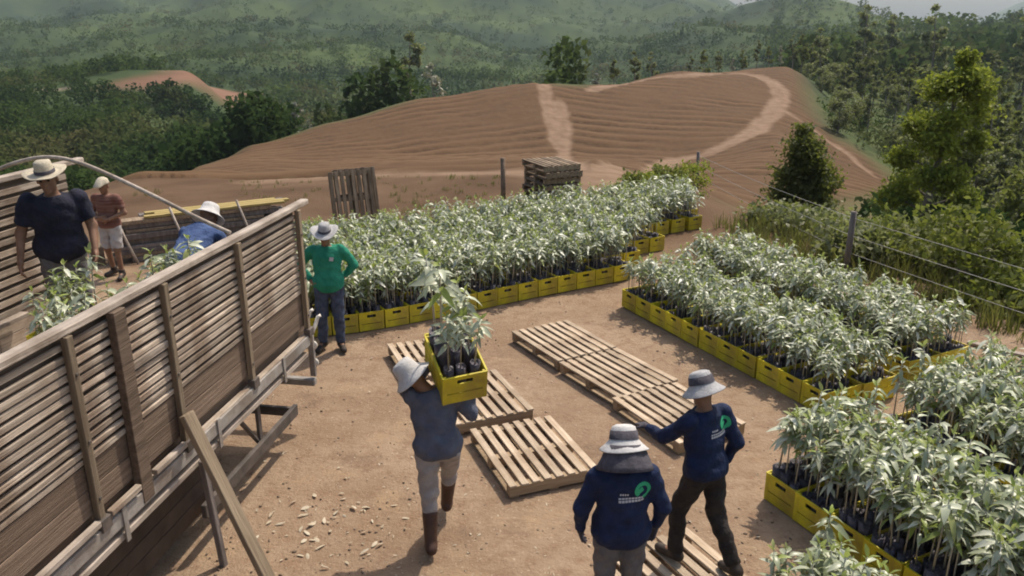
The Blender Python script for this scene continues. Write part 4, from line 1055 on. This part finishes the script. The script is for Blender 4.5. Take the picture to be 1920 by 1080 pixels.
    # stooping worker at the rear of the bed
    J = STAND(); J['pelvis'] = (0, -.12, .86); J['chest'] = (0, .16, 1.02); J['neck'] = (0, .33, 1.12); J['head'] = (0, .44, 1.20); J['face'] = (.3, .8, -.7)
    J['sh'] = [(-.175, .27, 1.07), (.175, .27, 1.07)]; J['el'] = [(-.24, .34, .82), (.25, .38, .84)]; J['wr'] = [(-.2, .48, .64), (.22, .52, .66)]
    J['hip'] = [(-.09, -.12, .84), (.09, -.12, .84)]; J['kn'] = [(-.10, .06, .48), (.10, .04, .48)]; J['an'] = [(-.11, -.06, .085), (.11, -.06, .085)]; J['toe'] = [(-.13, .11, .035), (.13, .11, .035)]
    w = t2w(-.72, -.95, 1.241)
    person('worker in blue shirt and pale sun hat stooping at the back of the truck bed', w, -.18, J, 'blue_cloth', 'jeans', 'dark_boot', hat=('bucket', 'hat_white', -.05), hem=-.08, bulk=.0, scale=.94, seed=6)
    # person in shorts on the ground behind the truck
    J = STAND(); J['el'] = [(-.27, -.03, 1.12), (.27, -.03, 1.12)]; J['wr'] = [(-.09, .17, 1.04), (.09, .17, 1.06)]; J['face'] = (0, 1, -.15)
    J['hand'] = [dict(palm=(0, -1, 0), fwd=(1, .1, 0), curl=.6), dict(palm=(0, -1, 0), fwd=(-1, .1, .1), curl=.6)]
    J['an'] = [(-.12, .06, .085), (.13, -.12, .085)]; J['kn'] = [(-.10, .06, .49), (.11, .0, .49)]; J['toe'] = [(-.16, .22, .035), (.19, .03, .035)]
    g = gp(222, 520)
    person('person in red-brown top, pale shorts and cap standing behind the truck', (g[0], g[1], Tz(g[0], g[1])+.01), math.pi-.1, J, 'stripe_cloth', 'short_cloth', 'dark_boot', sleeve='short', hat=('cap', 'straw', 0), shorts=True, hem=-.06, seed=7)
people()

# ------------------------------------------------------------------ trees and plants
def leaf_quads(C, size, rng, up=.35, asp=2.0):
    """small folded leaf sprays at the points C: 2 triangles each way"""
    n = len(C); d = rng.normal(size=(n, 3)); d /= np.linalg.norm(d, axis=1)[:, None]
    u = rng.normal(size=(n, 3)); u[:, 2] += up*3; u -= d*(u*d).sum(1)[:, None]; u /= np.linalg.norm(u, axis=1)[:, None]+1e-9
    w = np.cross(d, u); s = (size*rng.uniform(.6, 1.35, n))[:, None]
    V = np.stack([C-d*s*.5*asp*.5, C+w*s*.28+u*s*.08, C+d*s*.5*asp*.5-u*s*.1, C-w*s*.28+u*s*.08], 1).reshape(-1, 3)
    Fq = (np.arange(n)[:, None]*4+np.array([[0, 1, 2, 3]]))
    return V, Fq
def clump_points(rng, centers, radii, n):
    """leaf positions: mostly near the skin of each clump, thinner below"""
    k = rng.integers(0, len(centers), n); d = rng.normal(size=(n, 3)); d /= np.linalg.norm(d, axis=1)[:, None]
    r = np.abs(rng.normal(.66, .30, n))
    p = centers[k]+d*r[:, None]*radii[k][:, None]*np.array([1, 1, .8])
    return p
def tree_meshes(seed, hgt, width, kind, nleaf, lsize):
    rng = np.random.default_rng(seed); TV = []; TF = []; nv = 0
    cent = []; rad = []
    bend = rng.uniform(-.06, .06, 2)*hgt
    def trunk_at(f): return np.array([bend[0]*f*f+.02*hgt*math.sin(3*f+seed), bend[1]*f*f, hgt*f])
    pts = [tuple(trunk_at(f)) for f in np.linspace(-.03, .93, 9)]
    r0 = .018*hgt if kind == 'euc' else .026*hgt
    V, Fq = tube_arr(pts, [r0*(1-.85*i/8) for i in range(9)], 7); TV += V; TF += Fq; nv = len(V)
    nb = 15 if kind == 'euc' else 24
    for i in range(nb):
        f = rng.uniform(.34, .95) if kind == 'euc' else rng.uniform(.10, .95)
        a = rng.uniform(0, 6.28)
        if kind == 'euc': L = width*.5*rng.uniform(.45, 1.0)*(1.15-.7*f)
        elif kind == 'cone': L = width*.5*rng.uniform(.55, 1.0)*(1.05-f)
        else: L = width*.5*rng.uniform(.6, 1.0)*math.sqrt(max(.05, 1-((f-.42)/.62)**2))
        p0 = trunk_at(f*.93); p1 = p0+np.array([math.cos(a)*L, math.sin(a)*L, L*(.55 if kind == 'euc' else .35)])
        pm = (p0+p1)/2+np.array([0, 0, L*.08])
        V, Fq = tube_arr([tuple(p0), tuple(pm), tuple(p1)], [r0*.35*(1-.5*f), r0*.25*(1-.5*f), r0*.08], 5)
        TF += [tuple(j+nv for j in q) for q in Fq]; TV += V; nv += len(V)
        cr = width*(rng.uniform(.10, .19) if kind == 'euc' else rng.uniform(.15, .27))
        cent.append(p1); rad.append(cr)
        if rng.random() < .6: cent.append((p0+2*p1)/3+rng.normal(size=3)*cr*.4); rad.append(cr*.7)
    cent.append(trunk_at(.97)); rad.append(width*.13)
    C = clump_points(rng, np.array(cent), np.array(rad), nleaf)
    LV, LF = leaf_quads(C, lsize, rng)
    tm = mesh('trunk', [tuple(v) for v in TV], [tuple(dict.fromkeys(q)) for q in TF], True, ['bark'])
    return tm, (LV, LF)
def tree(name, label, cat_, loc, meshes, rz=0, s=1.0, group=None):
    r = empty(name, loc, rz); r.scale = (s*random.uniform(.92, 1.08), s*random.uniform(.92, 1.08), s)
    tag(r, label, cat_, group)
    obj('trunk', meshes[0], None, r); obj('crown', meshes[1], None, r); return r
def proto(seed, hgt, width, kind, nleaf, lsize, mat):
    tm, (v, f) = tree_meshes(seed, hgt, width, kind, nleaf, lsize)
    return tm, mesh('crown', v, f, False, [mat])
def place_on_land(px, y):
    x = (px-960)/F*(y*CP+ (H-Tz((px-960)/F*y, y))*SP); return x, y, Tz(x, y)
# the two leafy trees just beyond the fence
x, y, z = place_on_land(1712, 33); 
tree('leafy_tree', 'tall bushy tree with bright yellow-green crown beyond the wire fence', 'tree', (x, y, z-.1), proto(31, zrow(90, 33)-z, 3.1, 'bush', 26000, .20, 'fol_bright'))
x, y, z = place_on_land(1496, 27)
tree('leafy_tree', 'smaller dark green tree standing beside the ploughed slope behind the fence', 'tree', (x, y, z-.1), proto(32, zrow(232, 27)-z, 2.7, 'cone', 14000, .15, 'fol_dark'))
# trees of the wood on the right
EUC = [proto(40+i, 12, 3.6+.5*(i % 3), 'euc', 2000, .46, ['fol_euc', 'fol_dark', 'fol_euc', 'fol_euc', 'fol_dark'][i]) for i in range(5)]
PALE = proto(55, 9, 3.0, 'euc', 900, .40, 'fol_pale')
BUSHT = [proto(60+i, 6, 4.2, 'bush', 2600, .38, ['fol_dark', 'fol_euc', 'fol_bright'][i]) for i in range(3)]
rng = np.random.default_rng(5)
ntree = 0; spots = []
tries = 0
while ntree < 150 and tries < 6000:
    tries += 1
    px = rng.uniform(1470, 2050); y = math.exp(rng.uniform(math.log(34), math.log(250)))
    if px < 1690 and y < 66: continue
    if px < 1680 and 34 < y < 44: continue
    if 1640 < px < 1860 and y < 42: continue
    x, y, z = place_on_land(px, y)
    X, Y = np.array([x]), np.array([y])
    if poly_mask(X, Y, FIELD, 1)[0] > .2 or seg_dist(X, Y, SPUR)[0] < 3: continue
    if any((x-a)**2+(y-b)**2 < (1.6+.012*y)**2 for a, b in spots): continue
    spots.append((x, y)); ntree += 1
    k = rng.integers(0, 8)
    src = EUC[k % 5] if k < 6 else BUSHT[rng.integers(0, 2)]
    h = (rng.uniform(.55, .95) if y > 60 else rng.uniform(.4, .62)) if k < 6 else rng.uniform(.6, 1.0)
    tree('eucalyptus_tree' if k < 6 else 'leafy_tree', ('slender grey-green tree ' if k < 6 else 'round bushy tree ')+('on the near slope of the right-hand wood' if y < 70 else 'in the middle of the right-hand wood' if y < 140 else 'near the top of the right-hand wood'), 'tree', (x, y, z-.2), src, rng.uniform(0, 6.28), h, 'trees of the wood on the right')
# trees standing up against the sky and along the crest of the field
for px, y, top, lab in ((1738, 170, 6, 'tall thin tree with an open crown against the pale sky, left of the distant peak'), (1610, 190, 8, 'tall tree against the sky at the top of the wood'), (1660, 215, 26, 'tree top showing over the ridge next to the tallest trees'), (1905, 150, 10, 'tall tree against the sky at the right edge of the photo')):
    x, y, z = place_on_land(px, y); hh = zrow(top, y)-z
    tree('eucalyptus_tree', lab, 'tree', (x, y, z-.2), EUC[int(px) % 5], px, hh/12)
for i, px in enumerate((1112, 1150, 1188, 1222, 1262, 1292, 1318, 1345, 1372, 1392, 1418, 1440, 1462, 1484, 1500)):
    y = 132+.05*(px-1100)+rng.uniform(8, 26); x, y, z = place_on_land(px, y); top = 112-(px-1100)*.09+rng.uniform(-14, 12)
    hh = max(3.0, zrow(top, y)-z)
    tree('eucalyptus_tree', 'small tree in the line along the crest of the ploughed hill', 'tree', (x, y, z-.2), EUC[i % 5] if i % 4 else PALE, i*1.3, hh/12, 'trees along the hill crest')
# taller and pale trees on the slope left of the hill
for i, (px, y, top, src, lab) in enumerate(((775, 150, 60, EUC[0], 'tall lone tree rising behind the left shoulder of the ploughed hill'), (822, 165, 118, PALE, 'pale blossoming tree beside the tall lone tree'),
        (522, 125, 212, PALE, 'pale tree left of three at the edge of the ploughed hill'), (556, 128, 190, PALE, 'tallest of the three pale trees at the edge of the ploughed hill'), (588, 124, 222, PALE, 'pale tree right of three at the edge of the ploughed hill'),
        (470, 118, 255, PALE, 'small pale tree farthest left along the ploughed hill'), (690, 140, 196, EUC[3], 'slim tree over the left slope of the ploughed hill'))):
    x, y, z = place_on_land(px, y); hh = max(4, zrow(top, y)-z); hp = 12 if src in EUC else 9
    tree('slope_tree', lab, 'tree', (x, y, z-.2), src, i*2.1, hh/hp)

def bush(label, loc, hgt, width, mat, seed, n=1500, ls=.10, group=None, name='bush'):
    tm, (v, f) = tree_meshes(seed, hgt, width, 'bush', n, ls)
    return tree(name, label, 'bush', loc, (tm, mesh('crown', v, f, False, [mat])), seed, 1.0, group)
for i, (px, row, h, w, mt) in enumerate(((1178, 352, .6, .8, 'fol_dark'), (1212, 340, .5, .7, 'fol_bright'), (1250, 328, .6, .9, 'fol_dark'), (1300, 316, .7, 1.2, 'fol_bright'))):
    x, y, _ = gp(px, row+20); bush('green bush behind the back block, %s from the pallet stack' % ORD[i], (x, y, Tz(x, y)-.02), h, w, mt, 70+i, 900, .10, 'bushes behind the back block')
BL = ['rounded bush on the bank under the wire fence', 'thick bush on the bank below the fence post']
bs = []
for i in range(210):
    px = rng.uniform(1450, 2000); y = rng.uniform(12.5, 32) if i < 130 else rng.uniform(10, 19) + max(0, (1700-px)*.012)
    x, y, z = place_on_land(px, y)
    # keep to the outer side of the fence
    fx = np.interp(y, [8, 10.4, 13, 15.2, 19], [8.0, 7.0, 5.75, 4.9, 3.4])
    low = .5 if px < 1650 and y < 27 or i >= 130 else 1.0
    if x < fx+(.7 if i < 130 else .45) or any((x-a)**2+(y-b)**2 < (.9 if i < 130 else .35) for a, b in bs): continue
    bs.append((x, y))
    bush('%s bush on the bank beyond the wire fence' % ['small dark green', 'mid green', 'grey-green', 'dark green'][i % 4], (x, y, z-.05), rng.uniform(.6, 1.3)*low, rng.uniform(1.2, 2.2)*(.5+.5*low), ['fol_dark', 'fol_bush', 'fol_euc', 'fol_dark'][i % 4], 90+i, 1300, .13, 'bushes beyond the fence')

def woods():
    """the far wooded slopes: nobody could count these trees"""
    rng = np.random.default_rng(21)
    def scatter(n, px0, px1, y0, y1, cond=None):
        px = rng.uniform(px0, px1, n); y = np.exp(rng.uniform(math.log(y0), math.log(y1), n)); x = (px-960)/F*y*1.03
        z = T(x, y); ok = poly_mask(x, y, FIELD, 3) < .1; ok &= poly_mask(x, y, REDFIELD, 5) < .2
        ok &= seg_dist(x, y, TRACK2) > 4; ok &= ~((px > 215) & (px < 490) & (y > 240) & (y < 286))
        if cond is not None: ok &= cond(x, y, px)
        return x[ok], y[ok], z[ok]
    def build(name, label, sets):
        VV = []; n = 0; cs = []
        for (x, y, z), h0, h1, wf, nl, ls in sets:
            for a, b, c in zip(x, y, z):
                h = rng.uniform(h0, h1); w = h*wf*rng.uniform(.8, 1.25)
                d = rng.normal(size=(nl, 3)); d /= np.linalg.norm(d, axis=1)[:, None]; d *= (rng.uniform(.45, 1, nl)**.6)[:, None]
                lob = np.sin(d[:, 0]*5+a)*np.cos(d[:, 1]*5+b)*.22+1
                C = d*lob[:, None]*np.array([w/2, w/2, h*.42])+np.array([a, b, c+h*.5])
                V, _ = leaf_quads(C, ls*h, rng, up=.5, asp=1.7); VV.append(V)
        V = np.vstack(VV); Fq = np.arange(len(V)).reshape(-1, 4)
        o = obj(name, mesh(name, V, Fq, False, ['fol_far'])); o['kind'] = 'stuff'; tag(o, label, 'forest')
    build('valley_forest', 'dark forest on the slopes of the valley at the left', [
        (scatter(950, -150, 560, 95, 300), 4.5, 8, .75, 90, .17), (scatter(500, 350, 1080, 118, 300), 5, 11, .6, 90, .17)])
    build('mountain_forest', 'hazy forest covering the far hills', [
        (scatter(7500, -150, 1500, 300, 1250), 4, 8, 1.2, 22, .30), (scatter(1100, 1400, 2050, 200, 900), 7, 14, .8, 30, .27)])
    build('undergrowth', 'mixed undergrowth beneath the trees on the right', [
        (scatter(1300, 1440, 2060, 30, 200, lambda x, y, px: (px > 1500+ (y > 80)*0) & ((px > 1660) | (y > 90))), 1.0, 3.2, 1.3, 46, .20)])
woods()

# ------------------------------------------------------------------ fence
FP = [(8.75, 6.2), (5.72, 13.1), (5.6, 24.0)]
def fence():
    f = empty('wire_fence', (FP[1][0], FP[1][1], 0)); tag(f, 'wire fence with grey wooden posts along the bank on the right', 'fence'); o = Vector((FP[1][0], FP[1][1], 0))
    tops = []
    for i, (x, y) in enumerate(FP):
        z = Tz(x, y); lean = random.uniform(-.04, .04); r = .055
        pts = [(x, y, z-.1), (x+lean*.5, y, z+.55), (x+lean, y, z+1.13)]
        V, Fq = tube_arr(pts, [r, r*.95, r*.88], 10); V = [v-o for v in V]
        obj('post', mesh('post', V, [tuple(dict.fromkeys(q)) for q in Fq], True), 'wood_grey', f); tops.append((x, y, z, lean))
    for h in (1.02, .72, .42):
        pts = []
        for (x0, y0, z0, l0), (x1, y1, z1, l1) in zip(tops[:-1], tops[1:]):
            for k in range(8):
                t = k/8; pts.append((x0+(x1-x0)*t, y0+(y1-y0)*t, z0+h+(z1-z0)*t-.05*math.sin(math.pi*t)))
        pts.append((tops[-1][0], tops[-1][1], tops[-1][2]+h))
        V, Fq = tube_arr(pts, .0045, 5); V = [v-o for v in V]
        obj('wire', mesh('wire', V, [tuple(dict.fromkeys(q)) for q in Fq], True), 'wire', f)
fence()
# lone post by the pallet stack
x, y, _ = gp(943, 408); z = Tz(x, y)
V, Fq = tube_arr([(0, 0, -.1), (.01, 0, .7), (.0, 0, 1.33)], [.06, .057, .052], 10)
tag(obj('fence_post', mesh('fence_post', V, [tuple(dict.fromkeys(q)) for q in Fq], True), 'wood_dark', None, (x, y, z)), 'thick dark wooden post left of the pallet stack', 'post')

# ------------------------------------------------------------------ pile of grey timber behind the truck
def timber_pile():
    x0, y0, _ = gp(222, 497); x1, y1 = -4.35, 15.4
    L = math.hypot(x1-x0, y1-y0); a = math.atan2(y1-y0, x1-x0); z = Tz(x0, y0)
    p = empty('timber_pile', (x0, y0, z), a); tag(p, 'pile of grey boards with pale poles leaning on it and yellowish planks on top', 'timber pile')
    zz = .01
    for k in range(9):
        h = random.uniform(.06, .11)
        for j in range(2):
            a0 = random.uniform(-.15, .35)+(0 if j == 0 else random.uniform(.0, .5)); a1 = L-random.uniform(-.1, .5)
            box('board', a0, a1, .02+j*.33+.014*k+random.uniform(-.05, .03), .31+j*.33+random.uniform(-.04, .0)+.014*k, zz, zz+h-.006, random.choice(['wood_grey', 'wood_grey', 'wood_old']), p, .006, .004)
        zz += h
    zt = zz+.003
    for k, (a0, a1, y) in enumerate(((.55, L*.98, .1), (.75, L*1.02, .26), (.6, L*.95, .42))):
        box('plank', a0, a1, y, y+.13, zt, zt+.045, 'wood_yellow', p, .005)
    for xx, ln in ((.12, .05), (1.05, .1), (2.25, .08)):
        V, Fq = tube_arr([(xx+.2, -.16, -.01), (xx+.06, .02, .45), (xx-.06, .03+.1, .92)], .024, 7)
        obj('pole', mesh('pole', V, [tuple(dict.fromkeys(q)) for q in Fq], True), 'wood_rail', p)
    box('end_block', -.42, -.18, .2, .5, .0, .32, 'wood_old', p, .01)
timber_pile()
# short stake and the plank lying by the right end of the fence row
bx, by, _ = gp(1868, 658); o = box('plank', -.35, .35, -.05, .05, 0, .035, 'wood_rail'); o.location = (bx, by, Tz(bx, by)+.03); o.rotation_euler = (0, 0, -.75)
tag(o, 'short pale plank lying on the ground by the right edge', 'plank')

# ------------------------------------------------------------------ loose things on the ground
def scatter_stones():
    VV = []; FF = []; n = 0
    ico = bmesh.new(); bmesh.ops.create_icosphere(ico, subdivisions=1, radius=1); iv = np.array([v.co[:] for v in ico.verts]); fi = np.array([[v.index for v in f.verts] for f in ico.faces]); ico.free()
    r = np.random.default_rng(8)
    for i in range(2600):
        px = r.uniform(380, 1900); row = 1100-700*r.random()**1.5
        x, y, _ = gp(px, row); s = .004+.014*r.random()**4
        v = iv*(s*r.uniform(.6, 1.3, 3))*np.array([1, 1, .6])*(1+r.uniform(-.15, .15, (len(iv), 1)))
        VV.append(v @ rotz(r.uniform(0, 6)).T+(x, y, Tz(x, y)+s*.25)); FF.append(fi+n); n += len(iv)
    o = obj('pebbles', mesh('pebbles', np.vstack(VV), np.vstack(FF), True, ['stone'])); o['kind'] = 'stuff'; tag(o, 'small stones scattered over the bare yard', 'pebbles')
    VV = []; FF = []; n = 0
    for i in range(330):
        if i < 60: px = r.normal(630, 80); row = r.normal(985, 38)
        else: px = r.uniform(480, 1450); row = 1090-430*r.random()**1.2
        if px < 455: continue
        x, y, _ = gp(px, row); L = r.uniform(.02, .10) if i < 60 else r.uniform(.01, .045)
        v, f = leaf_arr(L, L*r.uniform(.25, .5), r.uniform(-.3, .5), r.uniform(-.5, .6), r)
        v = v @ rotx(r.uniform(-.5, .5)).T @ rotz(r.uniform(0, 6.3)).T
        VV.append(v+(x, y, Tz(x, y)+.012)); FF.append(f+n); n += len(v)
    o = obj('leaf_litter', mesh('leaf_litter', np.vstack(VV), np.vstack(FF), True, ['chip'])); o['kind'] = 'stuff'; tag(o, 'dry pale leaves and chips littering the ground beside the truck', 'litter')
    # dry grass: yard edges and the bank
    VV = []; FF = []; n = 0
    def tuft(x, y, h, k):
        nonlocal n
        z = Tz(x, y)
        for j in range(k):
            a = r.uniform(0, 6.28); b = r.uniform(.1, .7)*h; hh = h*r.uniform(.5, 1.1); w = .006+.006*h
            px_, py_ = x+r.normal()*.05, y+r.normal()*.05; dx, dy = math.cos(a), math.sin(a)
            v = np.array([(px_-dy*w, py_+dx*w, z-.01), (px_+dy*w, py_-dx*w, z-.01), (px_+dx*b*.4+dy*w*.7, py_+dy*b*.4-dx*w*.7, z+hh*.6), (px_+dx*b*.4-dy*w*.7, py_+dy*b*.4+dx*w*.7, z+hh*.6), (px_+dx*b, py_+dy*b, z+hh)])
            VV.append(v); FF.extend([(n, n+1, n+2), (n, n+2, n+3), (n+3, n+2, n+4)]); n += 5
    for i in range(420):
        px = r.uniform(240, 1350); row = r.uniform(322, 420); x, y, _ = gp(px, row)
        if y < 15: continue
        if vnoise(np.array([x*.5]), np.array([y*.5]))[0] < .02: continue
        tuft(x, y, r.uniform(.05, .18), 9)
    for i in range(650):
        t = r.random(); y = r.uniform(9, 17); fx = np.interp(y, [8, 10.4, 13, 15.2, 19, 24], [8.0, 7.0, 5.75, 4.9, 3.7, 2.4]); x = fx+abs(r.normal())*2.2-.25
        tuft(x, y, r.uniform(.15, .6), 8)
    o = obj('dry_grass', mesh('dry_grass', np.vstack(VV), np.array(FF), False, ['grass'])); o['kind'] = 'stuff'; tag(o, 'dry yellowish grass at the edges of the yard and on the bank', 'grass')
scatter_stones()

# ------------------------------------------------------------------ haze in the valley air
def haze():
    bm = bmesh.new(); box_bm(bm, -5000, 5000, -2700, 5200, -215, 330)
    bmesh.ops.recalc_face_normals(bm, faces=bm.faces[:])
    m, t, out = nt('valley_haze'); v = N(t, 'ShaderNodeVolumePrincipled'); v.inputs['Density'].default_value = .00017
    v.inputs['Color'].default_value = (.56, .66, .78, 1); v.inputs['Anisotropy'].default_value = .3
    t.links.new(v.outputs[0], out.inputs['Volume'])
    o = obj('haze', bm_mesh(bm, 'haze'), m); o['kind'] = 'stuff'; tag(o, 'pale blue haze filling the valley', 'haze')
haze()
